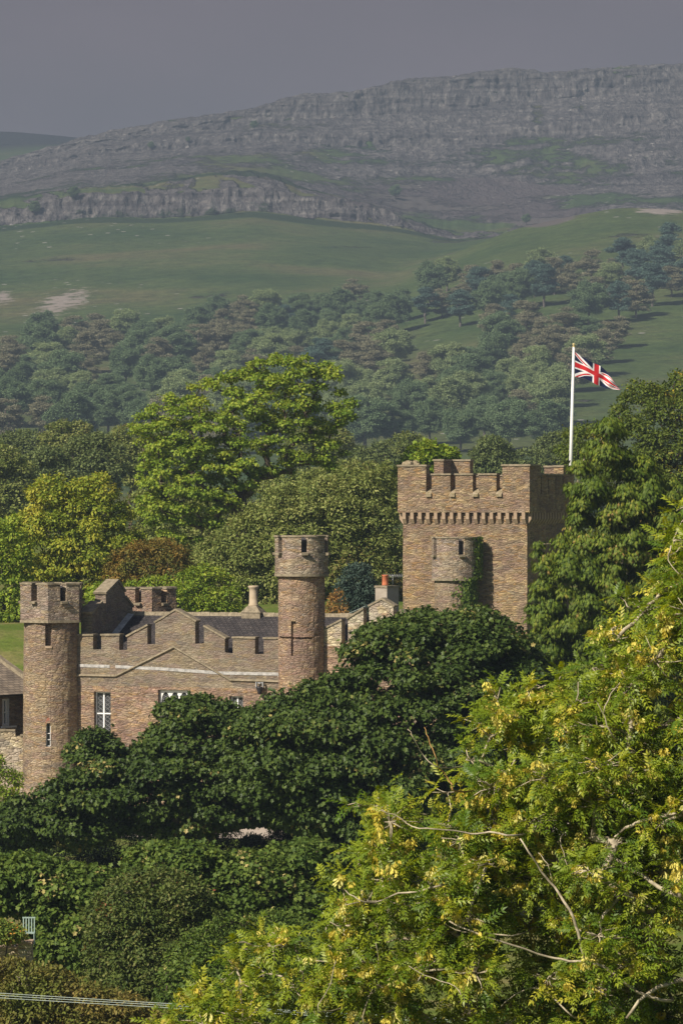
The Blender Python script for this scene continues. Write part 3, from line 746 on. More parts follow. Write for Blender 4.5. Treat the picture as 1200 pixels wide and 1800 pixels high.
# --- hall range
H = Fr((140-600)/FPX*250, 250, 20)
hall = H.root('castle_hall', 'castle hall with a stepped gabled battlement, white string line and gothic windows', 'castle')
TL = [H.f(100, 1141), H.f(223, 1143), H.f(259, 1132.6), H.f(359, 1131.6), H.f(401, 1149), H.f(531, 1152)]
uL, uR = H.f(122, 1200)[0], H.f(531, 1200)[0]
wins = [(165, 194.5, 1216, 1306, 2, 'cross'), (277.5, 331.5, 1212.5, 1300, 3, 'pointed'), (403, 427, 1223.5, 1300, 2, 'cross')]
zh = H.f(300, 1208)[1]
TH = 0.65
top = [(uL, interp_line(TL, uL))]+[p for p in TL if uL < p[0] < uR]+[(uR, interp_line(TL, uR))]
MB().prism([(uL, zh), (uR, zh)]+top[::-1], 0, TH).build('upper_wall', M['harl'], hall)
wl = MB(); cur = uL
for (x0, x1, y0, y1, nl, kd) in wins:
    a, zt = H.f(x0, y0); b_, zb_ = H.f(x1, y1)
    wl.box(cur, a, 0.004, TH, -0.6, zh)
    wl.box(a, b_, 0.004, TH, zt, zh); wl.box(a, b_, 0.004, TH, -0.6, zb_)
    cur = b_
wl.box(cur, uR, 0.004, TH, -0.6, zh)
wl.build('wall', M['rubble_warm'], hall)
for (x0, x1, y0, y1, nl, kd) in wins:
    a, zt = H.f(x0, y0); b_, zb_ = H.f(x1, y1)
    gothic_window(hall, a+0.03, b_-0.03, zb_+0.08, zt-0.02, nl, kd, 0.26)
    MB().box(a-0.12, b_+0.12, -0.07, 0.25, zb_-0.12, zb_+0.08).build('sill', M['dressed'], hall)
merlons(H, hall, TL, [
    (128, 163.5, [(128, 1117.5), (163.5, 1117.8)]), (178, 209.5, [(178, 1117.5), (209.5, 1118)]),
    (223.5, 259, [(223.5, 1119.5), (259, 1100)]), (272.8, 343, [(272.8, 1094.5), (308.8, 1073), (343, 1093)]),
    (358.5, 395, [(358.5, 1102), (395, 1123)]), (409, 448, [(409, 1122.5), (448, 1122.8)]), (463.5, 510, [(463.5, 1123.4), (510, 1124)])], M['harl'])
# lead flashing and drip mould
for (a, b_, ya, yb) in ((139, 193, 1167.5, 1169), (203, 297, 1169.3, 1174), (297.3, 381, 1174.2, 1180), (381.5, 500, 1180.4, 1182.6)):
    p, q = H.f(a, ya), H.f(b_, yb); fl_ = MB()
    n = 6
    for k in range(n):
        s0 = p[0]+(q[0]-p[0])*k/n; s1 = p[0]+(q[0]-p[0])*(k+1)/n; z0 = p[1]+(q[1]-p[1])*k/n; z1 = p[1]+(q[1]-p[1])*(k+1)/n
        d = random.uniform(0.02, 0.04)
        fl_.prism([(s0, z0-0.19), (s1, z1-0.19), (s1, z1), (s0, z0)], -d, 0.03)
    fl_.build('lead_flashing', M['lead'], hall)
dm = MB(); pts = [H.f(*p) for p in ((128, 1187), (204, 1188.5), (306, 1137.5), (405, 1195.5), (500, 1198.5))]
for p, q in zip(pts, pts[1:]):
    d = Vector((q[0]-p[0], q[1]-p[1])).normalized(); nn = Vector((-d.y, d.x))*0.11
    dm.add([(p[0], -0.13, p[1]-0.03), (q[0], -0.13, q[1]-0.03), (q[0], 0.02, q[1]-0.09), (p[0], 0.02, p[1]-0.09),
            (p[0], -0.10, p[1]+0.05), (q[0], -0.10, q[1]+0.05), (q[0], 0.02, q[1]+0.09), (p[0], 0.02, p[1]+0.09)],
           [(0,3,2,1),(4,5,6,7),(0,1,5,4),(1,2,6,5),(2,3,7,6),(3,0,4,7)])
dm.build('drip_mould', M['coping'], hall)
# slate roof; its ridge runs behind the battlement and on past the middle turret
vr = 6.6
uRr = H.f(648, 1083, vr)[0]
zr = H.f(330, 1079.5, vr)[1]; sl = math.tan(R(25)); z_e = zr-(vr-0.66)*sl
ug = 0.55
roof_slab('roof', M['slate'], hall, [(ug, 0.66, z_e), (uRr, 0.66, z_e), (uRr, vr, zr), (ug, vr, zr)], 0.1)
roof_slab('roof', M['slate'], hall, [(uRr, 2*vr-0.66, z_e), (ug, 2*vr-0.66, z_e), (ug, vr, zr), (uRr, vr, zr)], 0.1)
rg = MB(); k = 26
for i in range(k):
    a = ug+(uRr-ug)*i/k; b_ = ug+(uRr-ug)*(i+1)/k-0.015; j = random.uniform(-.02, .02)
    rg.prismx([(vr-0.26, zr-0.16+j), (vr+0.26, zr-0.16+j), (vr+0.10, zr+0.14+j), (vr-0.10, zr+0.14+j)], a, b_)
rg.build('ridge_stones', M['coping'], hall)
# lead valley where the roof meets the cross wall
lv = MB(); lv.add([(ug+0.0, 0.66, z_e+0.02), (ug+0.42, 0.66, z_e+0.02), (ug+0.42, vr-0.2, zr-0.06), (ug, vr-0.2, zr-0.06), (ug, 0.66, z_e+0.10), (ug+0.42, 0.66, z_e+0.05), (ug+0.42, vr-0.2, zr-0.03), (ug, vr-0.2, zr+0.02)],
       [(0,3,2,1),(4,5,6,7),(0,1,5,4),(1,2,6,5),(2,3,7,6),(3,0,4,7)])
lv.build('lead_valley', M['lead'], hall)
# cross wall with stepped sloping copings, its dark side seen from the right
G = lambda x, y: H.g(x, y, ug)
gw = [G(152, 1142), G(152, 1085), G(154.5, 1079), G(179, 1060.5), G(186, 1060.5), G(186, 1044), G(207, 1022.5), G(219, 1040), G(221, 1051), G(233, 1067), G(240, 1142)]
gw = [(p[0], p[1]) for p in gw]
gw = [(max(p[0], 0.66), p[1]) for p in gw]
gw[0] = (gw[0][0], 8.0); gw[-1] = (gw[-1][0], 8.0)
MB().prismx(gw[::-1], ug-0.75, ug).build('cross_wall', M['harl'], hall)
cw = MB()
for p, q in ((gw[2], gw[3]), (gw[5], gw[6]), (gw[6], gw[7]), (gw[8], gw[9])):
    d = Vector((q[0]-p[0], q[1]-p[1])).normalized(); n = Vector((-d.y, d.x))
    if n.y < 0: n = -n
    a = Vector(p)-d*0.08; b_ = Vector(q)+d*0.08
    cw.prismx([(a.x, a.y), (b_.x, b_.y), (b_.x+n.x*.14, b_.y+n.y*.14), (a.x+n.x*.14, a.y+n.y*.14)], ug-0.82, ug+0.07)
cw.build('coping', M['coping'], hall)
# end wall, back wall keep the block closed
MB().box(uL, uL+0.6, TH, 2*vr-0.7, -0.6, z_e-0.1).box(uL, uRr, 2*vr-0.7, 2*vr-0.1, -0.6, z_e-0.1).build('rear_wall', M['rubble'], hall)

# ridge chimney with a tall clay pot
cu, cz = H.f(445.5, 1078, vr)
cu0 = H.f(428, 1078, vr)[0]; cu1 = H.f(463, 1078, vr)[0]
wv = H.w((cu0+cu1)/2, vr)
ch = empty('ridge_chimney', (wv.x, wv.y, zr-0.3), 'squat stone chimney with one tall buff pot on the slate ridge', 'chimney', None, -H.a)
hw = (cu1-cu0)/2
s = MB(); s.box(-hw*0.92, hw*0.92, -0.5, 0.5, -0.4, 0.44); s.add([(-hw, -0.55, 0.44), (hw, -0.55, 0.44), (hw, 0.55, 0.44), (-hw, 0.55, 0.44), (-hw*0.45, -0.3, 0.86), (hw*0.45, -0.3, 0.86), (hw*0.45, 0.3, 0.86), (-hw*0.45, 0.3, 0.86)], [(0,3,2,1),(4,5,6,7),(0,1,5,4),(1,2,6,5),(2,3,7,6),(3,0,4,7)])
s.build('stack', M['coping'], ch)
MB().lathe([(0.30, 0.80), (0.33, 0.86), (0.33, 0.94), (0.28, 0.98), (0.265, 1.8), (0.27, 1.95), (0.34, 2.02), (0.35, 2.10), (0.30, 2.14), (0.22, 2.15), (0.20, 2.0)], n=24).build('pot', M['buff_clay'], ch, True)

# flood lamp under the drip mould
fu, fz = H.f(459, 1197)
wv = H.w(fu, 0)
fll = empty('flood_lamp', (wv.x, wv.y, fz), 'small black and grey flood lamp fixed to the castle wall under the white string line', 'lamp', None, -H.a)
MB().box(-0.05, 0.05, -0.30, 0.0, -0.16, -0.10).box(-0.24, -0.19, -0.34, -0.16, -0.42, -0.06).box(0.19, 0.24, -0.34, -0.16, -0.42, -0.06).box(-0.24, 0.24, -0.2, -0.14, -0.14, -0.09).build('bracket', M['grey_metal'], fll)
MB().lathe([(0.03, -0.82), (0.12, -0.80), (0.15, -0.62), (0.24, -0.42), (0.245, -0.36), (0.21, -0.36)], 0, -0.26, 18).build('housing', M['black_metal'], fll, True)

# --- back turret beyond the roof
Yb = 259.5; Xb = (262-600)/FPX*Yb; hb = R(8)
turret('rear_turret', 'low battlemented turret head rising behind the slate roof beside the cross wall', Xb, Yb, 1.62, hex_r(1.68, hb),
       zat(1090, Yb), zat(1059, Yb), zat(1035, Yb), [hb+R(30+60*k)-2*math.pi*(k > 2) for k in range(6)], R(7.5), M['rubble_pale'], M['rubble_warm'],
       extra=[hb+R(60*k)-2*math.pi*(k > 3) for k in range(6)], seed=9)

# --- middle round turret
u2, _ = H.f(531, 1100); w2 = H.w(u2, -0.1); Y2 = w2.y; k2 = Y2/FPX; r2 = 41*k2
A2 = lambda x: math.asin(max(-1, min(1, (x-531)/41.0)))
c2 = [R(7+60*k) for k in (-2, -1, 0, 1, 2)]+[R(187)-2*math.pi]
turret('middle_turret', 'tall round turret with a cross-shaped arrow slit standing in front of the slate roof', w2.x, Y2, r2, round_r(47*k2), zat(1010, Y2), zat(971, Y2), zat(944, Y2), sorted(c2), R(7.2), M['rubble_warm'], M['rubble_grey'],
       openings=[(A2(513.0), A2(516.6), zat(1152, Y2), zat(1097, Y2), 0.4), (A2(512.6), A2(521.5), zat(1097, Y2), zat(1091, Y2), 0.22),
                 (A2(491.5), A2(513.0), zat(1121.6, Y2), zat(1118.2, Y2), 0.2), (A2(516.6), A2(551), zat(1122.4, Y2), zat(1119, Y2), 0.2)], seed=5)

# --- gabled wing right of the middle turret
up, _ = H.f(548, 1100); wp = H.w(up, 0)
Wf = Fr(wp.x, wp.y, 20)
wing = Wf.root('gabled_wing', 'right castle wing with a steep stepped gable battlement rising above the dark sycamore', 'castle')
WL = [Wf.f(540, 1136), Wf.f(600, 1136), Wf.f(606, 1132), Wf.f(645, 1108), Wf.f(697, 1108), Wf.f(738, 1134), Wf.f(800, 1150)]
uw1 = Wf.f(800, 1100)[0]
tp = [(0, interp_line(WL, 0))]+[p for p in WL if 0 < p[0] < uw1]+[(uw1, interp_line(WL, uw1))]
MB().prism([(0, -0.6), (uw1, -0.6)]+tp[::-1], 0, 0.65).build('wall', M['rubble_warm'], wing)
merlons(Wf, wing, WL, [(560, 600, [(560, 1112), (600, 1091.5)]), (611.5, 638.5, [(611.5, 1088), (638.5, 1071)]), (648.5, 691, [(648.5, 1066), (671, 1054), (691, 1066)]),
                       (703, 731, [(703, 1074), (731, 1092)]), (742, 772, [(742, 1100), (772, 1118)])], M['rubble_pale'])
zw = Wf.f(671, 1100)[1]; ua, ub = Wf.f(612, 1100)[0], Wf.f(730, 1100)[0]; um = (ua+ub)/2; zq = Wf.f(671, 1082)[1]
roof_slab('roof', M['slate'], wing, [(ua, 7, zw-1.2), (ua, 0.66, zw-1.2), (um, 0.66, zq), (um, 7, zq)], 0.1)
roof_slab('roof', M['slate'], wing, [(ub, 0.66, zw-1.2), (ub, 7, zw-1.2), (um, 7, zq), (um, 0.66, zq)], 0.1)
# rendered chimney with a red pot, turned so that two faces show
Yc = 250.0; cpt = px(680, 1064, Yc)
wc = empty('wing_chimney', (cpt.x, cpt.y, cpt.z-1.0), 'pale rendered chimney stack with a red pot behind the gable peak', 'chimney', None, R(-46))
hz = 31*Yc/FPX+1.0
MB().box(-0.52, 0.52, -0.52, 0.52, 0, hz).build('stack', M['render'], wc)
MB().box(-0.57, 0.57, -0.57, 0.57, hz, hz+0.13).build('cap', M['coping'], wc)
MB().lathe([(0.215, hz+0.13), (0.20, hz+0.2), (0.19, hz+0.72), (0.215, hz+0.74), (0.21, hz+0.8), (0.15, hz+0.8), (0.15, hz+0.5)], -0.18, 0.02, 18).build('pot', M['terracotta'], wc, True)
# television aerial beside it
ap = px(690, 1012, Yc+0.6)
ae = empty('television_aerial', (ap.x, ap.y, cpt.z-0.6), 'thin grey television aerial on the chimney with the red pot', 'aerial')
ah = ap.z-(cpt.z-0.6)
MB().tube([(0, 0, 0), (0, 0, ah+0.05)], [0.02, 0.02], 6).build('mast', M['grey_metal'], ae)
a = MB().tube([(-0.62, 0.05, ah), (0.62, -0.05, ah-0.03)], [0.014, 0.014], 5)
for i in range(12):
    q = -0.58+1.16*i/11; a.tube([(q, 0.05-0.25, ah), (q, 0.25, ah+0.0)], [0.012, 0.012], 4)
    a.tube([(q-0.03, 0.0, ah-0.11), (q+0.03, 0.0, ah+0.11)], [0.011, 0.011], 4)
a.build('boom', M['grey_metal'], ae)
cb = MB(); p0, p1 = px(654, 1059, 249.0), px(548, 1092, 262.0); pts = [p0.lerp(p1, i/10)-Vector((0, 0, 0.25*4*(i/10)*(1-i/10))) for i in range(11)]
tagp(cb.tube([p-p0 for p in pts], [0.017]*11, 5).build('overhead_cable', M['cable']), "thin pale cable sloping from the gable peak down behind the middle turret", "cable").location = p0

# --- the square keep
K = Fr((708-600)/FPX*292, 292, 22)
keep = K.root('square_keep', 'big square stone keep with corbelled battlements and taller corner merlons', 'castle')
W = K.f(926, 1000)[0]; D = W*0.98; ov = 0.30
zc = K.f(800, 901, -ov)[1]; zq0 = K.f(800, 868, -ov)[1]; zlow = K.f(800, 835, -ov)[1]; zhi = K.f(800, 819.5, -ov)[1]
zk0 = K.f(800, 920.5)[1]
def rough_box(x0, x1, y0, y1, z0, z1, step=0.5, jit=0.018, seed=2):
    """a masonry block whose faces are very slightly uneven"""
    mb = MB(); rr_ = random.Random(seed)
    nx, nz_ = max(1, int((x1-x0)/step)), max(1, int((z1-z0)/step)); ny = max(1, int((y1-y0)/step))
    cache = {}
    def P(i, j, k):
        key = (i, j, k)
        if key not in cache: cache[key] = (x0+(x1-x0)*i/nx+rr_.uniform(-jit, jit), y0+(y1-y0)*j/ny+rr_.uniform(-jit, jit), z0+(z1-z0)*k/nz_)
        return cache[key]
    for k in range(nz_):
        for i in range(nx):
            mb.add([P(i,0,k), P(i+1,0,k), P(i+1,0,k+1), P(i,0,k+1)], [(0,1,2,3)]); mb.add([P(i,ny,k), P(i+1,ny,k), P(i+1,ny,k+1), P(i,ny,k+1)], [(3,2,1,0)])
        for j in range(ny):
            mb.add([P(nx,j,k), P(nx,j+1,k), P(nx,j+1,k+1), P(nx,j,k+1)], [(0,1,2,3)]); mb.add([P(0,j,k), P(0,j+1,k), P(0,j+1,k+1), P(0,j,k+1)], [(3,2,1,0)])
    return mb
rough_box(0, W, 0, D, -0.6, zc).build('wall', M['rubble_keep'], keep)
t_ = 0.75; o0, o1, q0, q1 = -ov, W+ov, -ov, D+ov
pb = MB()
pb.box(o0, o1, q0, q0+t_, zc, zq0).box(o0, o1, q1-t_, q1, zc, zq0).box(o0, o0+t_, q0+t_, q1-t_, zc, zq0).box(o1-t_, o1, q0+t_, q1-t_, zc, zq0)
pb.build('parapet', M['rubble_keep'], keep)
MB().box(o0+t_, o1-t_, q0+t_, q1-t_, zc+0.02, zc+0.35).build('roof', M['lead'], keep)
# corbels: one mesh, a copy for every corbel
cm = MB().add([(-0.13, -ov-0.0, 0.52), (0.13, -ov, 0.52), (0.13, 0.02, 0.52), (-0.13, 0.02, 0.52), (-0.13, -ov, 0.22), (0.13, -ov, 0.22), (0.13, -0.06, 0.0), (-0.13, -0.06, 0.0), (0.13, 0.02, 0.0), (-0.13, 0.02, 0.0)],
    [(0,1,2,3),(4,5,1,0),(7,6,5,4),(9,8,6,7),(3,2,8,9),(1,5,6,8,2),(0,3,9,7,4)])
corb0 = cm.build('corbel', M['dressed'], keep); first = True
corb0.scale.z = (zc-zk0)/0.52
NC = 16
for side in range(4):
    Ls = W if side % 2 == 0 else D
    for i in range(NC):
        s_ = -0.12+(Ls+0.24)*(i+0.5)/NC
        if first: c_ = corb0; first = False
        else: c_ = corb0.copy(); C.objects.link(c_)
        c_.parent = keep
        c_.location = ((s_, 0, zk0), (W, s_, zk0), (W-s_, D, zk0), (0, D-s_, zk0))[side]; c_.rotation_euler = (0, 0, R(90)*side)
# merlons
fx = lambda x: K.f(x, 850, -ov)[0]
mids = [(fx(758.5), fx(791)), (fx(800), fx(830.5)), (fx(841), fx(872))]
cl = fx(748.5); cr_ = fx(882.5)
def coping_on(m, rects, z, t=0.13):
    cb = MB()
    for (a, b_, c_, d) in rects: cb.box(a, b_, c_, d, z, z+t)
    cb.build('coping', M['coping'], m)
lx = cl-o0; rx_ = o1-cr_; ly = 2.5
for (ca, cb_, sx_) in ((o0, cl, 1), (o1, cr_, -1)):
    for (ya, sy) in ((q0, 1), (q1, -1)):
        zh_ = zhi+(0.5 if sy < 0 and sx_ > 0 else 0)      # the rear left block stands a little taller
        xa, xb = min(ca, cb_), max(ca, cb_)
        yt0, yt1 = (ya, ya+t_) if sy > 0 else (ya-t_, ya)
        yl0, yl1 = (ya+t_, ya+ly) if sy > 0 else (ya-ly, ya-t_)
        xi0, xi1 = (ca, ca+t_) if sx_ > 0 else (ca-t_, ca)
        m = MB().box(xa, xb, yt0, yt1, zq0, zh_).box(xi0, xi1, yl0, yl1, zq0, zh_).build('merlon', M['rubble_keep'], keep)
        e_ = 0.07
        yc0, yc1 = yt0-e_, yt1+e_
        yd0, yd1 = (yc1, yl1+e_) if sy > 0 else (yl0-e_, yc0)
        coping_on(m, [(xa-e_, xb+e_, yc0, yc1), (xi0-e_, xi1+e_, yd0, yd1)], zh_)
for (a, b_) in mids:
    for (yt0, yt1) in ((q0, q0+t_), (q1-t_, q1)):
        m = MB().box(a, b_, yt0, yt1, zq0, zlow).build('merlon', M['rubble_keep'], keep); coping_on(m, [(a-.06, b_+.06, yt0-.08, yt1+.08)], zlow, 0.12)
span0, span1 = q0+ly, q1-ly
for k in range(3):
    g_ = (span1-span0-3*1.42)/4; a = span0+g_*(k+1)+1.42*k
    for (xt0, xt1) in ((o0, o0+t_), (o1-t_, o1)):
        m = MB().box(xt0, xt1, a, a+1.42, zq0, zlow).build('merlon', M['rubble_keep'], keep); coping_on(m, [(xt0-.08, xt1+.08, a-.06, a+1.48)], zlow, 0.12)
gaps = [(cl, mids[0][0]), (mids[0][1], mids[1][0]), (mids[1][1], mids[2][0]), (mids[2][1], cr_)]
for (a, b_) in gaps:
    MB().prismx([(q0-0.16, zq0-0.22), (q0+t_-0.1, zq0+0.02), (q0+t_-0.1, zq0+0.44), (q0-0.02, zq0+0.10), (q0-0.16, zq0-0.02)], a+0.01, b_-0.01).build('spout', M['moss'], keep)
# weathered rubble on the left corner block
hp = MB()
for i in range(9):
    x = fx(707)+random.uniform(0, fx(735)-fx(707)); s_ = random.uniform(0.14, 0.3); y = q0+random.uniform(0.1, 0.6)
    z = zhi+0.13+max(0, 0.28-abs(x-fx(722))*0.35)*random.uniform(0.2, 1)
    n = 7; hp.lathe([(s_*0.9, z-0.25), (s_, z), (s_*0.75, z+s_*0.5), (s_*0.3, z+s_*0.62)], x, y, 7)
hp.build('loose_stones', M['moss'], keep)

# --- slim turret in front of the keep
Y3 = 289.5; k3 = Y3/FPX; X3 = (800.5-600)*k3
t3 = turret('ivy_turret', 'slim round turret in front of the keep with ivy down its right side', X3, Y3, 37*k3, round_r(42*k3), zat(1018, Y3), zat(975, Y3), zat(946, Y3),
       sorted([R(13), R(-62), R(88), R(-128), R(158)]), R(7.5), M['rubble'], M['rubble_grey'], seed=13)

# --- flag pole and flag
Yp = 300.5; pb_ = px(1001.3, 850, Yp); pt_ = px(1008, 610, Yp)
zroof = zc+0.3
pole = empty('flag_pole', (pb_.x-0.02, Yp, zroof), 'tall white flag pole rising behind the keep battlements', 'flagpole')
d_ = pt_-Vector((pb_.x-0.02, Yp, zroof))
MB().tube([(0, 0, 0), tuple(d_*0.5), tuple(d_)], [0.15, 0.128, 0.09], 14).build('pole', M['white_paint'], pole, True)
f_ = MB(); top_ = d_
for (r_, z_) in ((0.05, 0), ):
    f_.lathe([(0.09, 0), (0.12, 0.03), (0.12, 0.07), (0.05, 0.09), (0.05, 0.12), (0.11, 0.18), (0.11, 0.24), (0.05, 0.30), (0.02, 0.31)], 0, 0, 14)
fo = f_.build('finial', M['gold'], pole, True); fo.location = top_
NU, NV = 132, 66
TOP = [(0, 1010.8, 618.5), (.12, 1019, 624.5), (.25, 1028, 629.5), (.42, 1042, 638), (.5, 1048.5, 640), (.62, 1058, 645), (.75, 1067, 654), (.88, 1075.5, 666), (1, 1086, 681)]
BOT = [(0, 1009.6, 662), (.12, 1018, 663), (.25, 1028, 665), (.42, 1041, 671.5), (.5, 1047.5, 676), (.62, 1056, 678.5), (.75, 1065, 682), (.88, 1076, 684), (1, 1090, 685)]
def sp(T, u):
    xs = [t[0] for t in T]; return np.interp(u, xs, [t[1] for t in T]), np.interp(u, xs, [t[2] for t in T])
uu = np.linspace(0, 1, NU+1); vv = np.linspace(0, 1, NV+1)
kk = np.exp(-0.5*(np.arange(-8, 9)/4.0)**2); kk /= kk.sum()
def smo(a):
    p = np.pad(a, 8, mode='reflect', reflect_type='odd'); return np.convolve(p, kk, 'valid')
tx, ty = [smo(a) for a in sp(TOP, uu)]; bx_, by_ = [smo(a) for a in sp(BOT, uu)]
FX = bx_[None, :]*(1-vv[:, None])+tx[None, :]*vv[:, None]; FY = by_[None, :]*(1-vv[:, None])+ty[None, :]*vv[:, None]
fd = (np.sin(uu[None, :]*11+vv[:, None]*1.6)*0.16*uu[None, :]**0.7+np.sin(uu[None, :]*23-vv[:, None]*3)*0.07*uu[None, :]+uu[None, :]*0.5)
FYd = Yp-0.02+fd
Vf = np.stack([(FX-600)/FPX*FYd, FYd, CAMZ-(FY-900)/FPX*FYd], -1).reshape(-1, 3)
org = np.array([pt_.x, Yp, pt_.z-0.3]); lo, st = grid_faces(NV+1, NU+1)
mi = []
for j in range(NV):
    for i in range(NU):
        x = (i+0.5)/NU*60; y = (j+0.5)/NV*30; s5 = math.sqrt(5)
        d1 = (2*y-x)/s5; d2 = (x+2*y-60)/s5
        if abs(x-30) < 3 or abs(y-15) < 3: c_ = 0
        elif abs(x-30) < 5 or abs(y-15) < 5: c_ = 1
        elif (x < 30 and -2 < d1 < 0 or x > 30 and 0 < d1 < 2) and abs(d1) < abs(d2): c_ = 0
        elif (x < 30 and -2 < d2 < 0 or x > 30 and 0 < d2 < 2) and abs(d2) < abs(d1): c_ = 0
        elif abs(d1) < 3 or abs(d2) < 3: c_ = 1
        else: c_ = 2
        mi.append(c_)
fme = mesh_np("flag", Vf-org, lo, st, mats=(M['flag_red'], M['flag_white'], M['flag_blue']), midx=mi, smooth=True)
flag = link("flag", fme); flag.location = org
tagp(flag, "red white and blue crossed flag blowing to the right from the white pole", "flag")

# --- outbuilding at the left edge
OB = Fr((44-600)/FPX*256, 256, -52)     # its long wall looks away from the sun, to the right
ob = OB.root('outbuilding', 'low outbuilding with a stone slate roof and white window left of the corner tower', 'outbuilding')
u0 = -7.0; zt = OB.f(20, 1219)[1]
a0, z1_ = OB.f(3.5, 1229); a1, z0_ = OB.f(18.5, 1276)
m_ = MB(); m_.box(u0, a0, 0, 0.5, -0.6, zt).box(a1, 1.5, 0, 0.5, -0.6, zt).box(a0, a1, 0, 0.5, z1_, zt).box(a0, a1, 0, 0.5, -0.6, z0_)
m_.build('wall', M['rubble'], ob)
wf = MB(); wd = a1-a0
wf.box(a0+.02, a0+.14, .1, .18, z0_, z1_).box(a1-.14, a1-.02, .1, .18, z0_, z1_).box(a0+.14, a1-.14, .1, .18, z1_-.12, z1_).box(a0+.14, a1-.14, .1, .18, z0_, z0_+.14)
for q in (1/3, 2/3): wf.box(a0+wd*q-.05, a0+wd*q+.05, .104, .176, z0_+.14, z1_-.12)
wf.box(a0+.14, a1-.14, .108, .17, (z0_+z1_)/2-.03, (z0_+z1_)/2+.03)
w_ = wf.build('window', M['white_paint'], ob); MB().box(a0+.03, a1-.03, .18, .19, z0_, z1_).build('glass', M['glass'], w_)
MB().box(a0-.1, a1+.5, -.08, .2, z0_-.12, z0_).build('sill', M['white_paint'], ob)
tp_ = math.tan(R(27)); dr = 5.5
roof_slab('roof', M['stone_slate'], ob, [(u0, -0.35, zt-0.05), (1.6, -0.35, zt-0.05), (1.6, dr, zt-0.05+tp_*(dr+.35)), (u0, dr, zt-0.05+tp_*(dr+.35))], 0.14)
roof_slab('roof', M['stone_slate'], ob, [(1.6, 2*dr+.35, zt-0.05), (u0, 2*dr+.35, zt-0.05), (u0, dr, zt-0.05+tp_*(dr+.35)), (1.6, dr, zt-0.05+tp_*(dr+.35))], 0.14)
cp = MB()
for i in range(6):
    y0 = -0.4+(dr+.4)*i/6; y1 = -0.4+(dr+.4)*(i+1)/6-.02; j = random.uniform(0, .03)
    z0 = zt-0.05+tp_*(y0+.35); z1 = zt-.05+tp_*(y1+.35)
    cp.prismx([(y0, z0-.05), (y1, z1-.05), (y1, z1+.24+j), (y0, z0+.24+j)], 1.25, 1.7)
cp.build('verge_coping', M['coping'], ob)
MB().box(1.0, 1.5, 0.5, 2*dr, -0.6, zt).box(u0, 1.5, 2*dr-.5, 2*dr, -.6, zt).build('gable_wall', M['rubble'], ob)

GWY = 252.4
gwl = px(-60, 1286, GWY)
gwr = empty('yard_wall', (gwl.x, GWY, 0), 'pale lit rubble yard wall between the outbuilding and the corner tower', 'wall')
xa = 0; xb = (27+60)*GWY/FPX; xc = (46+60)*GWY/FPX
MB().box(xa, xb, 0, 0.5, -0.6, gwl.z).box(xb, xc, 0, 0.5, -0.6, gwl.z-0.30).build('wall', M['rubble_pale'], gwr)
cp = MB()
for i in range(5): cp.box(xb*i/5, xb*(i+1)/5-.015, -.06, .56, gwl.z, gwl.z+.12+random.uniform(-.02, .02))
cp.box(xb+.3, xc, -.05, .55, gwl.z-.30, gwl.z-.2)
cp.build('coping', M['coping'], gwr)

# --- garden corner low on the left
GY_ = 150.0
def gp(x, y, Y=GY_): return px(x, y, Y)
b0 = gp(-40, 1668); gwall = empty('garden_wall', (b0.x, GY_, ground_z(b0.x, GY_)), 'low rubble garden wall with a pale ledge and pier below the hedge', 'wall')
s_ = GY_/FPX; zg = float(ground_z(b0.x, GY_)); H0 = CAMZ-(1668-900)*s_-zg
MB().box(0, 72*s_, 0, 0.6, -0.5, H0).box(72*s_, 96*s_, -0.1, 0.7, -0.5, H0+0.16).build('wall', M['rubble_pale'], gwall)
MB().box(-.05, 71*s_, -0.1, 0.7, H0, H0+0.07).box(71.5*s_, 97*s_, -0.16, 0.76, H0+0.16, H0+0.27).build('coping', M['dressed'], gwall)
b1_ = gp(10, 1663); tr = empty('planter_trough', (b1_.x, GY_+0.25, zg+H0+0.07), 'dark timber trough standing on the garden wall ledge', 'planter')
MB().box(0, 21*s_, -.15, .15, 0, 9*s_).build('box', M['timber'], tr)
MB().box(-.02, 21*s_+.02, -.17, -.10, 9*s_, 10.5*s_).box(-.02, 21*s_+.02, .10, .17, 9*s_, 10.5*s_).box(15*s_, 17*s_, -.19, -.152, -0.0, 15*s_).build('rail', M['grey_metal'], tr)
b2_ = gp(16, 1634, 152); pt = empty('terracotta_pot', (b2_.x, 152, 0), 'row of orange terracotta pots on a shelf beside the hedge', 'plant pot')
pt["label"] = 'orange terracotta pot beside the garden wall under the hedge'
zz = b2_.z; pt.location.z = zz
MB().lathe([(0.11, -0.06), (0.16, 0.20), (0.18, 0.20), (0.18, 0.26), (0.15, 0.26), (0.14, 0.2)], 0, 0, 16).build('pot', M['terracotta'], pt)
MB().box(-.6, .6, -.25, .25, -.14, -.06).box(-.55, -.45, -.2, .2, -2.2, -.14).box(.45, .55, -.2, .2, -2.2, -.14).build('stand', M['timber'], pt)
b3_ = gp(50, 1640, 153); gc = empty('garden_chair', (b3_.x, 153, b3_.z-0.45), 'pale green metal garden chair half hidden in the hedge', 'chair')
mc = plain_mat('pale_green_paint', (0.24,0.33,0.29), (0.33,0.42,0.37), 6, 0.5, 0.4)
MB().box(-.25, .25, -.22, .22, .42, .46).build('seat', mc, gc)
bk = MB()
for i in range(5): bk.box(-.23+.105*i, -.19+.105*i, .2, .23, .46, .98)
bk.box(-.25, .25, .195, .235, .98, 1.03); bk.build('backrest', mc, gc)
for i, (x, y) in enumerate(((-.23, -.2), (.23, -.2), (-.23, .2), (.23, .2))): MB().tube([(x, y, 0), (x, y, .42)], [.018, .018], 6).build('leg', mc, gc)

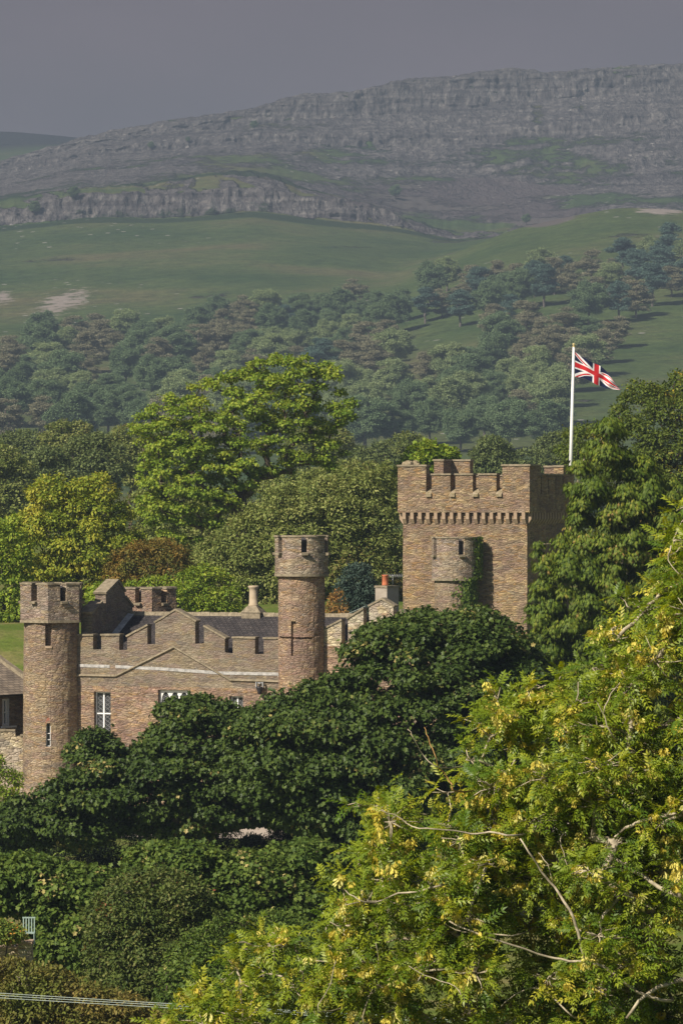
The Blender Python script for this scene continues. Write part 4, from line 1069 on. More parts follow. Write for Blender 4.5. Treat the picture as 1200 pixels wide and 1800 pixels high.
# --- three wires across the lower left
for i, (ya, yb, lab) in enumerate(((1743, 1767, 'pale green wire crossing the bottom of the picture, topmost of three'), (1747.5, 1769, 'pale green wire crossing the bottom of the picture, middle one of three'), (1752, 1772.5, 'pale green wire crossing the bottom of the picture, lowest of three'))):
    Yw = 96.0
    p0 = px(-260, ya-14, Yw); p1 = px(1000, yb+34, Yw+3)
    n = 24; pts = [p0.lerp(p1, k/n)-Vector((0, 0, 0.06*4*(k/n)*(1-k/n)))-p0 for k in range(n+1)]
    o = MB().tube(pts, [0.007]*(n+1), 5).build('power_wire', M['cable']); o.location = p0
    tagp(o, lab, 'wire', 'wires across the bottom of the picture')
# ------------------------------------------------------------------ trees
def tmpl_lobed():
    r = [(0,0,0),(.12,-.38,.06),(.40,-.24,.03),(.58,-.50,.02),(.74,-.18,-.02),(1,0,-.16),(.5,0,-.03)]
    l = [(x,-y,z) for x, y, z in r]
    return np.array(r+l), [[0,1,2,3,4,5,6],[13,12,11,10,9,8,7]]
def tmpl_oval():
    r = [(0,0,0),(.35,-.27,.05),(.72,-.20,.0),(1,0,-.12)]
    return np.array(r+[(.35,.27,.05),(.72,.20,.0)]), [[0,1,2,3],[0,3,5,4]]
def tmpl_quad(w=.30):
    return np.array([(0,0,0),(.5,-w,.04),(1,0,-.08),(.5,w,.04)]), [[0,1,2],[0,2,3]]
def tmpl_fan():
    v = []; f = []
    for a, l in ((-.34,.75),(0,1.0),(.36,.75),(-.15,.9),(.18,.85)):
        b = len(v); c, s = math.cos(a), math.sin(a)
        for (x, y, z) in ((0,0,0),(.45*l,-.045,.02),(l,0,-.05),(.45*l,.045,.02)): v.append((x*c-y*s, x*s+y*c, z+.03*a))
        f.append([b,b+1,b+2,b+3])
    return np.array(v), f
def tmpl_pinnate(k=4, seed=0):
    rr_ = random.Random(seed); v = []; f = []; curl = rr_.uniform(.25, .5)
    def ax(s): return np.array((s, 0, -curl*s*s))
    def leaflet(p, a, l, w, dz):
        b = len(v); c, s = math.cos(a), math.sin(a)
        for (x, y, z) in ((0,0,0),(.42*l,-w,.015),(l,0,-dz*l),(.42*l,w,.015)):
            v.append((p[0]+x*c-y*s, p[1]+x*s+y*c, p[2]+z))
        f.append([b,b+1,b+2,b+3])
    for i in range(k):
        s = .28+.62*i/(k-1+1e-6)
        for sg in (-1, 1): leaflet(ax(s), sg*R(rr_.uniform(48, 62)), .33*(1-.15*abs(i-1.5)/2), .062, rr_.uniform(.15, .5))
    leaflet(ax(.92), 0, .34, .065, .4)
    for i in range(3):
        b = len(v); p, q = ax(i*.32), ax((i+1)*.32)
        v += [(p[0], -.008, p[2]), (p[0], .008, p[2]), (q[0], .008, q[2]), (q[0], -.008, q[2])]; f.append([b,b+1,b+2,b+3])
    return np.array(v), f
def tmpl_keys(seed=0):
    rr_ = random.Random(seed); v = []; f = []
    for i in range(15):
        s = rr_.uniform(0, .5); a = rr_.uniform(0, 6.28); l = rr_.uniform(.32, .48); b = len(v)
        d = np.array((1.0, math.cos(a)*.8, math.sin(a)*.8)); d /= np.linalg.norm(d); w = np.cross(d, (math.sin(a), .3, math.cos(a))); w /= np.linalg.norm(w); p = np.array((s, .12*math.cos(a), .12*math.sin(a)))
        for q in (p, p+d*l*.6-w*.075, p+d*l, p+d*l*.6+w*.075): v.append(tuple(q))
        f.append([b,b+1,b+2,b+3])
    return np.array(v), f

def unit(a): return a/np.maximum(np.linalg.norm(a, axis=-1, keepdims=True), 1e-9)
def rand_dir(n, rg): return unit(rg.normal(size=(n, 3)))
def leaves_mesh(name, P, D, N, S, tint, tmpl, mat):
    """one blade for every position: axis D, upper side N, length S"""
    tv, tf = tmpl
    D = unit(D); N = unit(N-D*np.sum(N*D, -1, keepdims=True)); B = np.cross(N, D)
    n, k = len(P), len(tv)
    V = (P[:, None, :]+S[:, None, None]*(tv[None, :, 0, None]*D[:, None, :]+tv[None, :, 1, None]*B[:, None, :]+tv[None, :, 2, None]*N[:, None, :])).reshape(-1, 3)
    fl_ = np.concatenate([np.array(f) for f in tf]); ln = np.array([len(f) for f in tf])
    loops = (np.arange(n)[:, None]*k+fl_[None, :]).ravel()
    st0 = np.concatenate([[0], np.cumsum(ln)[:-1]]); tot = int(ln.sum())
    starts = (np.arange(n)[:, None]*tot+st0[None, :]).ravel()
    return V, loops, starts, np.repeat(tint, len(tf))
def join_arr(parts):
    V, Lp, S, T = [], [], [], []; nv = nl = 0
    for v, l, s, t in parts:
        V.append(v); Lp.append(l+nv); S.append(s+nl); T.append(t); nv += len(v); nl += len(l)
    return np.concatenate(V), np.concatenate(Lp), np.concatenate(S), np.concatenate(T)

UP = np.array((0, 0, 1.0))
def clump_leaves(cs, rs, rg, per_m2, size, squash=.75, droop=.35, upw=.55, rndw=.5, inner=.45, style='clump', back=None, tscale=.5, centre=None, fill=1.0):
    """leaf positions and directions on the shells of the twig clumps"""
    P, D, N, S, T = [], [], [], [], []
    for i, (c, r) in enumerate(zip(cs, rs)):
        n = int(per_m2*12.57*r*r*squash*(1.0 if back is None else back[i]))
        if n < 3: continue
        d = rand_dir(n, rg); low = d[:, 2] < -0.35; d[low, 2] *= rg.uniform(-.6, 1, low.sum()); d = unit(d)
        rad = rg.uniform(inner**2.2, 1, n)**(1/2.2)*(1+rg.normal(0, .10, n)+(rg.uniform(0, 1, n) < .10)*rg.uniform(.1, .42, n))
        # a ragged clump: broad lumps on its shell
        ph = rg.uniform(0, 6.28, 6)
        rad = rad*(1+.24*np.sin(d[:, 0]*4+ph[0])*np.sin(d[:, 1]*4+ph[1])+.12*np.sin(d[:, 2]*7+ph[2]+d[:, 0]*5))
        p = c+d*np.array((1, 1, squash))*r*rad[:, None]
        outw = d if centre is None else unit(d+.5*unit(c-centre))
        nn = unit(outw*(1-upw)+UP*upw+rand_dir(n, rg)*rndw)
        if style == 'hang':
            dd = unit(d*np.array((.55, .55, .15))+rand_dir(n, rg)*.25-UP*.95); nn = unit(d*np.array((1, 1, .3))+rand_dir(n, rg)*.35+UP*.2)
        else: dd = unit(outw*.7+rand_dir(n, rg)*.7-UP*droop)
        P.append(p); D.append(dd); N.append(nn); S.append(size*rg.uniform(.65, 1.25, n))
        T.append(np.clip(.47+rg.normal(0, .10)+(rg.uniform(0, 1, n)-.5)*1.7*tscale, 0, 1))
    return [np.concatenate(a) for a in (P, D, N, S, T)]

def poly_inside(p, poly):
    x, y = p[:, 0], p[:, 1]; ins = np.zeros(len(p), bool); n = len(poly)
    for i in range(n):
        x0, y0 = poly[i]; x1, y1 = poly[(i+1) % n]
        c = ((y0 > y) != (y1 > y)) & (x < (x1-x0)*(y-y0)/((y1-y0) if y1 != y0 else 1e-9)+x0)
        ins ^= c
    return ins
def poly_dist(p, poly):
    d = np.full(len(p), 1e9); n = len(poly)
    for i in range(n):
        a = np.array(poly[i], float); b = np.array(poly[(i+1) % n], float); ab = b-a
        t = np.clip(((p-a)@ab)/max(1e-9, ab@ab), 0, 1); q = a+t[:, None]*ab
        d = np.minimum(d, np.linalg.norm(p-q, axis=1))
    return d

def skeleton(mb, base, fork, cs, rs, r0, rg, sides=6, thin=0.02, extra_paths=(), bend=.25):
    """a tapered trunk and limbs that branch out to every clump of twigs"""
    nodes = [Vector(base)+(Vector(fork)-Vector(base))*t+Vector((rg.normal(0, .12), rg.normal(0, .12), 0))*(t*(1-t)*3) for t in np.linspace(0, 1, 6)]
    par = [-1, 0, 1, 2, 3, 4]; paths = [list(range(6))]
    order = np.argsort([(Vector(c)-Vector(fork)).length for c in cs]); ends = []
    arr = [np.array(n) for n in nodes]
    for i in order:
        c = np.array(cs[i]); A = np.array(arr)
        dv = c-A; dist = np.linalg.norm(dv, axis=1)
        pen = dist*(1+.5*np.clip(-dv[:, 2]/np.maximum(dist, 1e-6), 0, 1)); pen[:3] *= 3
        j = int(np.argmin(pen)); a = A[j]
        ctrl = a+(c-a)*.5+np.array((0, 0, .16))*dist[j]*.8+rg.normal(0, bend*.35, 3)*min(1.0, dist[j]*.4)
        k = 4; idx = [j]
        for q in range(1, k+1):
            t = q/k; pnt = a*(1-t)**2+2*ctrl*t*(1-t)+c*t*t+(rg.normal(0, .04*bend*4, 3)*min(1, dist[j]*.3) if q < k else 0)
            arr.append(pnt); par.append(idx[-1]); idx.append(len(arr)-1)
        paths.append(idx); ends.append((len(arr)-1, rs[i]))
    wgt = np.zeros(len(arr))
    for e, r in ends:
        w = r*r; k = e
        while k != -1: wgt[k] += w; k = par[k]
    tot = max(wgt[0], 1e-6); rad = np.maximum(thin, r0*np.sqrt(wgt/tot))
    rad[0] *= 1.25
    for pth in paths:
        if len(pth) < 2: continue
        rr_ = [rad[k] for k in pth]; rr_[0] = min(rr_[0], rr_[1]*1.25) if pth[0] != 0 else rr_[0]
        mb.tube([tuple(arr[k]) for k in pth], rr_, 10 if pth[0] == 0 else sides)
    return mb

def twigs_mesh(mb, c, tips, r, k=3):
    for t in tips:
        m_ = (np.array(c)+np.array(t))/2+np.array((0, 0, .08*r))
        mb.tube([tuple(c), tuple(m_), tuple(t)], [r*.018+.004, r*.012+.003, .004], k)

TMPL = {'lobed': tmpl_lobed(), 'oval': tmpl_oval(), 'quad': tmpl_quad(), 'narrow': tmpl_quad(.15), 'fan': tmpl_fan()}
def outline_clumps(poly, Y, depth, cr, spacing, nmax, rg, back_cull=.55, jag=.45):
    """twig clumps filling a crown whose outline against the land behind is poly (pixels), with real depth"""
    s = Y/FPX; poly = np.array(poly, float); lo_, hi_ = poly.min(0), poly.max(0)
    n = 9000; p = rg.uniform(lo_, hi_, (n, 2)); p = p[poly_inside(p, poly)]
    d = poly_dist(p, poly)*s; keep_ = d > cr*jag; p, d = p[keep_], d[keep_]
    dm = max(d.max()*.8, 1e-3); w = np.sign(rg.uniform(-1, 1, len(p)))*rg.uniform(0, 1, len(p))**.45
    w = np.where(w > back_cull, -np.abs(w), w)
    th = depth*np.sqrt(np.clip(1-(1-np.minimum(1, d/dm))**2, 0.02, 1)); off = w*th
    cs, rs, wk = [], [], []
    for i in range(len(p)):
        Yc_ = Y+off[i]; c = np.array(px(p[i, 0], p[i, 1], Yc_)); r = cr*rg.uniform(.72, 1.25); r = min(r, max(cr*.45, d[i]*1.02))
        if cs:
            A = np.array(cs); dd = np.linalg.norm(A-c, axis=1)
            if (dd < spacing*(r+np.array(rs))*.5).any(): continue
        cs.append(c); rs.append(r); wk.append(w[i])
        if len(cs) >= nmax: break
    return np.array(cs), np.array(rs), np.array(wk)

def make_tree(name, label, cat, poly, Y, leaf, mat, size, per, cr, depth, group=None, spacing=1.15, nmax=260, base_px=None, trunk=.3, squash=.78, droop=.35, upw=.55, rndw=.5, style='clump',
              bark='bark', seed=1, fork=.42, inner=.45, tscale=.5, jag=.45, twigs=0, sides=6, back=.55, base_z=None, thin=.02):
    rg = np.random.default_rng(seed)
    cs, rs, wk = outline_clumps(poly, Y, depth, cr, spacing, nmax, rg, jag=jag)
    cen = cs.mean(0); bx = cen[0] if base_px is None else (base_px-600)/FPX*Y
    bz = (float(ground_z(bx, Y)) if base_z is None else base_z)-.1
    root = empty(name, (bx, Y, bz), label, cat, group); org = np.array((bx, Y, bz))
    L_ = cs-org
    bk = np.where(wk > .1, back, 1.0)
    P, D, N, S, T = clump_leaves(L_, rs, rg, per, size, squash, droop, upw, rndw, inner, style, bk, tscale, L_.mean(0))
    v, l, s, t = leaves_mesh('crown', P, D, N, S, T, TMPL[leaf], mat)
    link('crown', mesh_np('crown', v, l, s, t, (mat,)), root)
    ztop = L_[:, 2].max(); fk = np.array((L_[:, 0].mean()*.6, L_[:, 1].mean()*.4, max(.6, ztop*fork)))
    mb = skeleton(MB(), (0, 0, -.3), fk, [c-np.array((0, 0, .3*r)) for c, r in zip(L_, rs)], rs, trunk, rg, sides, thin)
    if twigs:
        for c, r in zip(L_, rs):
            tips = c+rand_dir(twigs, rg)*np.array((1, 1, squash))*r*.8
            twigs_mesh(mb, c-np.array((0, 0, .3*r)), tips, r)
    mb.build('trunk', M[bark], root, True)
    return root, cs, rs

# --- hillside wood: a few kinds of tree, each copied many times
def proto(name, kind, seed):
    rg = np.random.default_rng(seed); cs, rs = [], []
    if kind in ('green', 'light'):
        for i in range(64):
            d = rand_dir(1, rg)[0]; f_ = rg.uniform(.3, 1)**.5; w = 3.6*rg.uniform(.85, 1.1)
            cs.append((d[0]*f_*w, d[1]*f_*w, 6.6+d[2]*f_*4.2)); rs.append(rg.uniform(.65, 1.25))
        per, size, sq, tr = 62, .26, .9, .25
    elif kind == 'brown':      # larch-like, level sprays on a leader
        for i in range(46):
            h = rg.uniform(0, 1); z = 2.0+h*8.6; w = 3.3*math.sin(math.pi*(.18+.72*h))**.8; a = rg.uniform(0, 6.28); f_ = rg.uniform(.35, 1)
            cs.append((math.cos(a)*w*f_, math.sin(a)*w*f_, z-.18*w*f_)); rs.append(rg.uniform(.8, 1.4))
        per, size, sq, tr = 55, .28, .5, .2
    else:                      # pine with plates of foliage above a bare stem
        for i in range(40):
            h = rg.uniform(0, 1); z = 3.6+h*7.4; w = 3.2*math.sin(math.pi*(.22+.7*h)); a = rg.uniform(0, 6.28); f_ = rg.uniform(.2, 1)
            cs.append((math.cos(a)*w*f_, math.sin(a)*w*f_, z)); rs.append(rg.uniform(.8, 1.3))
        per, size, sq, tr = 60, .30, .5, .25
    cs, rs = np.array(cs), np.array(rs)
    P, D, N, S, T = clump_leaves(cs, rs, rg, per, size, sq, .2, .55, .55, .4, 'clump', None, .5, cs.mean(0))
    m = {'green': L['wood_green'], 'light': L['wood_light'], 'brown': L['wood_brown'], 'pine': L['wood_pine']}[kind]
    v, l, s, t = leaves_mesh('crown', P, D, N, S, T, TMPL['quad'], m)
    cm_ = mesh_np('crown', v, l, s, t, (m,))
    tb = skeleton(MB(), (0, 0, -.8), (0, 0, 4.5 if kind != 'brown' else 8.5), cs, rs, tr, rg, 4, .05)
    tm = bpy.data.meshes.new('trunk'); tm.from_pydata(tb.v, [], tb.f); tm.update(); tm.materials.append(M['bark_far'])
    return cm_, tm
KINDS_ = {'green': ('broadleaf_tree', 'dark green round-crowned tree in the hazy wood on the valley side', 'dark broadleaf trees of the far wood'),
          'light': ('broadleaf_tree', 'paler green round-crowned tree in the hazy wood on the valley side', 'pale broadleaf trees of the far wood'),
          'brown': ('larch_tree', 'brownish larch with level sprays in the hazy wood on the valley side', 'brown larches of the far wood'),
          'pine': ('pine_tree', 'blue-green pine on a bare stem in the hazy wood on the valley side', 'pines of the far wood')}
PRO = {k: [proto(k, k, 100+7*i+len(k)) for i in range(4)] for k in KINDS_}
WOOD = [(-70,640),(0,630),(60,618),(130,604),(200,606),(260,604),(330,594),(380,570),(450,566),(520,570),(580,566),(630,545),(680,552),(730,575),(745,520),(780,512),(860,508),(960,500),(1060,486),(1210,452),(1290,440),
        (1290,505),(1200,520),(1130,545),(1100,590),(1060,640),(1020,712),(985,742),(990,800),(-70,800)]
CLEAR = [[(690,606),(760,580),(870,568),(872,640),(800,662),(735,688),(690,676)],[(925,545),(1005,530),(1020,606),(945,618)],[(765,560),(830,548),(850,566),(780,575)]]
def in_p(x, y, poly): return bool(poly_inside(np.array([[x, y]], float), poly)[0])
rw = np.random.default_rng(21); placed = []
cand = np.stack([rw.uniform(-70, 1290, 9000), rw.uniform(435, 880, 9000)], -1)
cand = cand[poly_inside(cand, WOOD)]
for (x, y) in cand:
    if any(in_p(x, y, c) for c in CLEAR): continue
    sp_ = 26+(y-450)*.055
    if any((x-a)**2+((y-b)*1.5)**2 < sp_*sp_ for a, b in placed): continue
    placed.append((x, y))
    if len(placed) >= 300: break
def wood_kind(x, y):
    r = rw.uniform()
    n = float(fbm(np.array(x/130.0), np.array(y/90.0), 3, 77))
    if y > 690: return 'green' if r < .45 else 'light' if r < .8 else 'brown'
    if x > 730 and y < 590: return 'pine' if r < .45 else 'green' if r < .62 else 'brown' if r < .88 else 'light'
    if n > .52: return 'brown' if r < .62 else 'green' if r < .8 else 'light'
    if x < 330 or n < .42: return 'green' if r < .5 else 'pine' if r < .62 else 'light' if r < .85 else 'brown'
    return 'brown' if r < .4 else 'green' if r < .7 else 'light'
for (x, y) in placed:
    kd = wood_kind(x, y); nm, lab, grp = KINDS_[kd]
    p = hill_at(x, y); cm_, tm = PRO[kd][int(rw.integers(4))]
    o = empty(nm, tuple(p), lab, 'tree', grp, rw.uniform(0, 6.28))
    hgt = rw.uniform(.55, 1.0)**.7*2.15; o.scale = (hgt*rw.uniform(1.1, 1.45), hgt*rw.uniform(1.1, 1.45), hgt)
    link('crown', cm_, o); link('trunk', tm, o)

# single bushes on the open hill
bush = [(695,350,7),(820,400,0),(265,262,4),(447,228,5),(545,190,0),(1035,118,3),(130,352,6),(60,378,6),(385,268,0),(735,138,0),(925,395,5),(905,430,0),(330,250,3)]
hb_i = 0
for (x, y, h) in bush:
    if not h: continue
    p = hill_at(x, y); cm_, tm = PRO['green'][hb_i % 2]; hb_i += 1
    o = empty('hawthorn_bush', tuple(p), 'dark lone bush on the open rocky hill above the wood', 'bush', 'lone bushes on the hill')
    q = h/12*2.4; o.scale = (q*1.1, q*1.1, q*.9); link('crown', cm_, o); link('trunk', tm, o)
# pieces of drystone wall by the wood edge
for (pts_, lab) in (([(578,548),(600,543),(625,541),(645,536),(662,530)], 'pale drystone wall running along the upper edge of the far wood'), ([(738,528),(752,520),(765,515)], 'short pale drystone wall between the pines and larches of the far wood')):
    W3 = [hill_at(*q) for q in pts_]; mb = MB(); o0_ = W3[0]
    for a, b_ in zip(W3, W3[1:]):
        k = 6
        for i in range(k):
            c0 = a.lerp(b_, i/k)-o0_; c1 = a.lerp(b_, (i+1)/k)-o0_; h = 2.6*random.uniform(.8, 1.25); w = .5
            mb.add([(c0.x, c0.y-w, c0.z-.6), (c1.x, c1.y-w, c1.z-.6), (c1.x, c1.y+w, c1.z-.6), (c0.x, c0.y+w, c0.z-.6), (c0.x, c0.y-w*.6, c0.z+h), (c1.x, c1.y-w*.6, c1.z+h), (c1.x, c1.y+w*.6, c1.z+h), (c0.x, c0.y+w*.6, c0.z+h)],
                   [(0,3,2,1),(4,5,6,7),(0,1,5,4),(1,2,6,5),(2,3,7,6),(3,0,4,7)])
    o = mb.build('drystone_wall', plain_mat('limestone_walling', (.3,.28,.26), (.46,.44,.41), 1.2)); o.location = o0_; tagp(o, lab, 'wall')

# --- valley trees beyond the castle
def ell(cx, cy, rx, ry, n=14, seed=0, jag=.12):
    r = random.Random(seed); return [(cx+rx*math.cos(6.2832*i/n)*(1+r.uniform(-jag, jag)), cy+ry*math.sin(6.2832*i/n)*(1+r.uniform(-jag, jag))) for i in range(n)]
VT = [(5,850,62,72,500),(85,842,58,62,520),(165,820,62,68,540),(230,800,52,62,560),(300,800,62,60,600),(-40,820,60,70,540),(120,780,60,45,620),(40,790,55,40,640),(660,830,62,55,590),(720,810,60,50,640),(930,835,52,48,600),(985,800,50,50,640),(560,790,70,50,620)]
for i, (cx, cy, rx, ry, Yv) in enumerate(VT):
    make_tree('valley_tree', 'dull green hazy tree on the valley floor between the castle trees and the far wood', 'tree', ell(cx, cy, rx, ry, seed=i), Yv, 'quad', L['dark'] if i % 3 else L['willow'], .42, 20, 1.25, 4.0,
              group='hazy valley floor trees', seed=300+i, nmax=60, spacing=1.0, trunk=.28, fork=.35, sides=4, jag=.3)
make_tree('valley_tree', 'dark round tree with a clean dome standing behind the keep battlements', 'tree', [(818,845),(825,790),(845,768),(865,762),(890,770),(906,795),(908,850),(880,875),(840,875)], 560, 'quad', L['dark'], .40, 24, 1.2, 4, seed=320, nmax=70, spacing=1.0, fork=.35, sides=4, jag=.35)

# --- trees round the back of the castle
make_tree('sycamore_tree', 'large open light green sycamore with dark limbs showing, tallest behind the castle', 'tree',
    [(226,735),(258,712),(290,688),(330,672),(370,655),(420,642),(450,625),(500,615),(560,622),(597,640),(605,680),(638,712),(628,742),(592,760),(618,800),(612,832),(545,832),(470,842),(432,882),(392,935),(340,962),(280,952),(240,902),(232,850),(246,800),(224,762)],
    345, 'lobed', L['bright'], .25, 46, .85, 4.2, spacing=1.45, nmax=260, trunk=.6, fork=.40, seed=11, base_px=440, squash=.55, jag=.42, twigs=6, tscale=.5, droop=.5)
make_tree('holly_tree', 'dark green thicket tree behind the foot of the large light green sycamore', 'tree',
    [(215,870),(270,845),(360,850),(450,835),(540,822),(640,800),(700,830),(700,900),(500,930),(400,990),(240,990)], 372, 'oval', L['willow'], .28, 34, 1.0, 3.0, nmax=150, trunk=.2, fork=.3, seed=22, base_px=420, spacing=1.0)
make_tree('maple_tree', 'yellowing green tree rising behind the corner tower', 'tree',
    [(-5,930),(10,905),(45,890),(48,848),(90,822),(130,838),(165,818),(200,836),(222,880),(240,900),(262,960),(235,1060),(40,1060),(0,1000)],
    318, 'oval', L['yellow'], .27, 42, .85, 4.0, spacing=1.12, nmax=190, trunk=.3, fork=.3, seed=12, base_px=130, squash=.72, jag=.42, twigs=3, droop=.7)
make_tree('hazel_bush', 'bright green bush at the left edge behind the corner tower', 'bush',
    [(-40,905),(0,915),(30,900),(62,960),(58,1085),(40,1125),(-40,1120)], 309, 'oval', L['bright'], .30, 30, .7, 2.5, nmax=90, trunk=.12, fork=.2, seed=13, base_px=5)
make_tree('willow_tree', 'broad dull olive willow filling the space between the turrets', 'tree',
    [(318,1000),(345,955),(385,930),(432,882),(480,850),(560,834),(640,815),(690,806),(712,850),(730,1075),(560,1100),(420,1100),(330,1095),(300,1050)],
    326, 'oval', L['willow'], .27, 44, .95, 4.5, spacing=1.05, nmax=300, trunk=.35, fork=.3, seed=14, base_px=520, squash=.8, jag=.4, inner=.55)
make_tree('rowan_bush', 'orange-tinted autumn bush between the yellowing tree and the willow', 'bush',
    [(178,990),(200,965),(235,950),(290,943),(325,955),(340,990),(320,1030),(250,1045),(185,1035)], 314, 'oval', L['orange'], .24, 40, .6, 2.0, nmax=80, trunk=.1, fork=.2, seed=15, base_px=255)
make_tree('elder_bush', 'mid green bushes right behind the rear turret', 'bush',
    [(150,1020),(230,1015),(300,1005),(360,985),(420,1010),(430,1110),(150,1110)], 303, 'oval', L['bright'], .26, 34, .7, 2.2, nmax=110, trunk=.1, fork=.2, seed=16, base_px=300)
tl_ = bpy.data.objects['elder_bush']; tl_['label'] = 'fresh green elder bush close behind the rear turret and slate ridge'
make_tree('blue_pine', 'small blue-green pine just right of the middle turret', 'tree',
    [(588,1030),(605,998),(625,985),(650,995),(664,1028),(668,1080),(590,1088)], 300, 'narrow', L['pine'], .30, 60, .55, 1.6, nmax=70, trunk=.12, fork=.4, seed=17, base_px=630, spacing=1.0)
make_tree('copper_bush', 'small copper orange bush beside the middle turret', 'bush',
    [(570,1060),(584,1038),(600,1032),(614,1060),(610,1092),(572,1092)], 291, 'oval', L['copper'], .2, 24, .4, 1.0, nmax=40, trunk=.06, fork=.2, seed=18, base_px=592, spacing=.95)
make_tree('lime_tree', 'bright green tree peeping over the left corner of the keep', 'tree',
    [(688,835),(715,785),(738,775),(755,767),(785,780),(806,790),(815,835),(800,900),(690,900)], 350, 'lobed', L['bright'], .32, 30, .9, 3.0, nmax=90, trunk=.3, fork=.5, seed=19, base_px=750)
make_tree('laburnum_tree', 'tall round tree with yellow tufts on top behind the keep at the right edge', 'tree',
    [(960,778),(972,762),(1010,742),(1060,735),(1085,700),(1108,660),(1135,655),(1152,672),(1166,655),(1200,645),(1300,650),(1320,960),(1150,960),(1040,870),(985,830)],
    332, 'oval', L['yellow'], .27, 34, .95, 4.5, nmax=230, trunk=.45, fork=.5, seed=20, base_px=1150, spacing=1.1)
bpy.data.objects['laburnum_tree'].children[0].data.materials[0] = leaf_mat('leaf_yellow_tips', [(0,(0.055,0.085,0.014)),(0.55,(0.095,0.13,0.02)),(1,(0.15,0.17,0.03))], 0.3, patch=(0.42,0.30,0.03), patch_scale=0.30, patch_lo=0.66, patch_hi=0.74)

# --- weeping cypress in front of the keep
make_tree('weeping_cypress', 'tall weeping cypress with hanging sprays hiding the right side of the keep', 'tree',
    [(1000,815),(1030,775),(1050,735),(1075,722),(1098,740),(1110,790),(1150,800),(1190,830),(1240,900),(1260,1330),(1000,1340),(950,1270),(932,1170),(918,1090),(938,1010),(930,960),(955,925),(992,935),(1000,880),(985,845)],
    226, 'fan', L['cypress'], .31, 96, .80, 3.4, spacing=1.25, nmax=320, trunk=.35, fork=.75, seed=30, base_px=1105, squash=.72, style='hang', inner=.35, jag=.4, twigs=2, bark='bark_ash')

# --- dark sycamores in front of the castle
make_tree('sycamore_tree', 'spreading dark green sycamore in front of the hall and the corner tower', 'tree',
    [(-40,1420),(30,1392),(70,1378),(112,1352),(112,1318),(135,1280),(165,1268),(195,1280),(218,1308),(252,1290),(272,1238),(300,1222),(350,1212),(400,1226),(432,1240),(470,1235),(560,1262),(640,1330),(640,1440),(560,1475),(440,1462),(330,1490),(220,1470),(140,1510),(60,1500),(-40,1510)],
    205, 'lobed', L['sycamore'], .23, 66, 1.0, 5.0, spacing=1.24, nmax=300, trunk=.5, fork=.45, seed=41, base_px=330, squash=.62, droop=.6, jag=.42, twigs=2, upw=.5)
make_tree('sycamore_tree', 'dense dark green domed sycamore below the keep and gabled wing', 'tree',
    [(385,1330),(400,1275),(470,1215),(500,1188),(560,1190),(600,1130),(640,1092),(690,1075),(740,1062),(800,1066),(830,1052),(890,1070),(925,1105),(960,1155),(985,1215),(985,1300),(930,1380),(860,1450),(760,1510),(640,1530),(560,1500),(450,1440),(400,1400)],
    192, 'lobed', L['sycamore'], .22, 70, 1.0, 6.0, spacing=1.22, nmax=340, trunk=.55, fork=.45, seed=42, base_px=720, squash=.66, droop=.6, jag=.42, twigs=2, upw=.5)

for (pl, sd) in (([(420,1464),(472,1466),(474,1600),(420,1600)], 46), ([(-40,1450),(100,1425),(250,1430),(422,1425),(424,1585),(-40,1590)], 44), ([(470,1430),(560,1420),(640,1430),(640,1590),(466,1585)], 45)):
    make_tree('dark_fill_hedge', 'low black-green hedge added to cover the gap below the pale patch of castle wall' if sd == 46 else 'black-green hedge added to darken the hollow under the spreading sycamore' if sd == 44 else 'black-green hedge added to darken the hollow between the two dark sycamores', 'hedge', pl, 212, 'narrow', L['hollow_dark'], .2, 90, .8, 2.0, nmax=120, trunk=.1, fork=.2, seed=sd, spacing=.95)  # black foliage added to stand in for the shaded hollow under the crowns
# --- shrubs under them
make_tree('apple_sapling', 'light green sapling at the left edge before the yard wall', 'bush',
    [(-40,1330),(0,1322),(18,1345),(45,1352),(35,1400),(40,1470),(0,1500),(-40,1500)], 215, 'oval', L['bright'], .17, 60, .5, 1.6, nmax=60, trunk=.08, fork=.3, seed=50, base_px=0)
make_tree('laurel_bush', 'glossy broad-leaved green bush above the garden wall on the left', 'bush',
    [(-40,1500),(60,1492),(120,1512),(190,1520),(235,1560),(250,1620),(235,1690),(150,1720),(75,1710),(42,1682),(40,1645),(42,1618),(20,1620),(-40,1622)], 158, 'lobed', L['hedge'], .19, 80, .7, 2.6, nmax=190, trunk=.15, fork=.3, seed=51, base_px=120, squash=.75, droop=.6)
make_tree('garden_plant', 'low flowering garden plants with orange blooms round the terracotta pot', 'plant',
    [(-40,1618),(0,1612),(30,1626),(46,1632),(50,1656),(20,1664),(-40,1662)], 149, 'oval', L['flower'], .11, 150, .3, .9, nmax=70, trunk=.03, fork=.2, seed=56, base_px=15, spacing=.95)
make_tree('maple_bush', 'fresh mid green bush under the dark hollow of the sycamores', 'bush',
    [(200,1505),(250,1478),(330,1470),(390,1486),(450,1490),(500,1472),(560,1466),(630,1500),(620,1620),(560,1640),(470,1620),(380,1640),(250,1620)], 166, 'lobed', L['hedge'], .19, 72, .7, 2.6, nmax=190, trunk=.15, fork=.3, seed=52, base_px=420, squash=.7, droop=.6)
make_tree('hawthorn_bush', 'fine-leaved olive hawthorn with reddish berries beside the laurel', 'bush',
    [(150,1600),(185,1555),(235,1530),(290,1525),(345,1545),(390,1600),(400,1700),(330,1790),(200,1790),(150,1720)], 148, 'oval', L['thorn'], .14, 125, .55, 2.4, nmax=200, trunk=.12, fork=.3, seed=53, base_px=270, squash=.85, twigs=4, jag=.12, spacing=1.3, inner=.25)
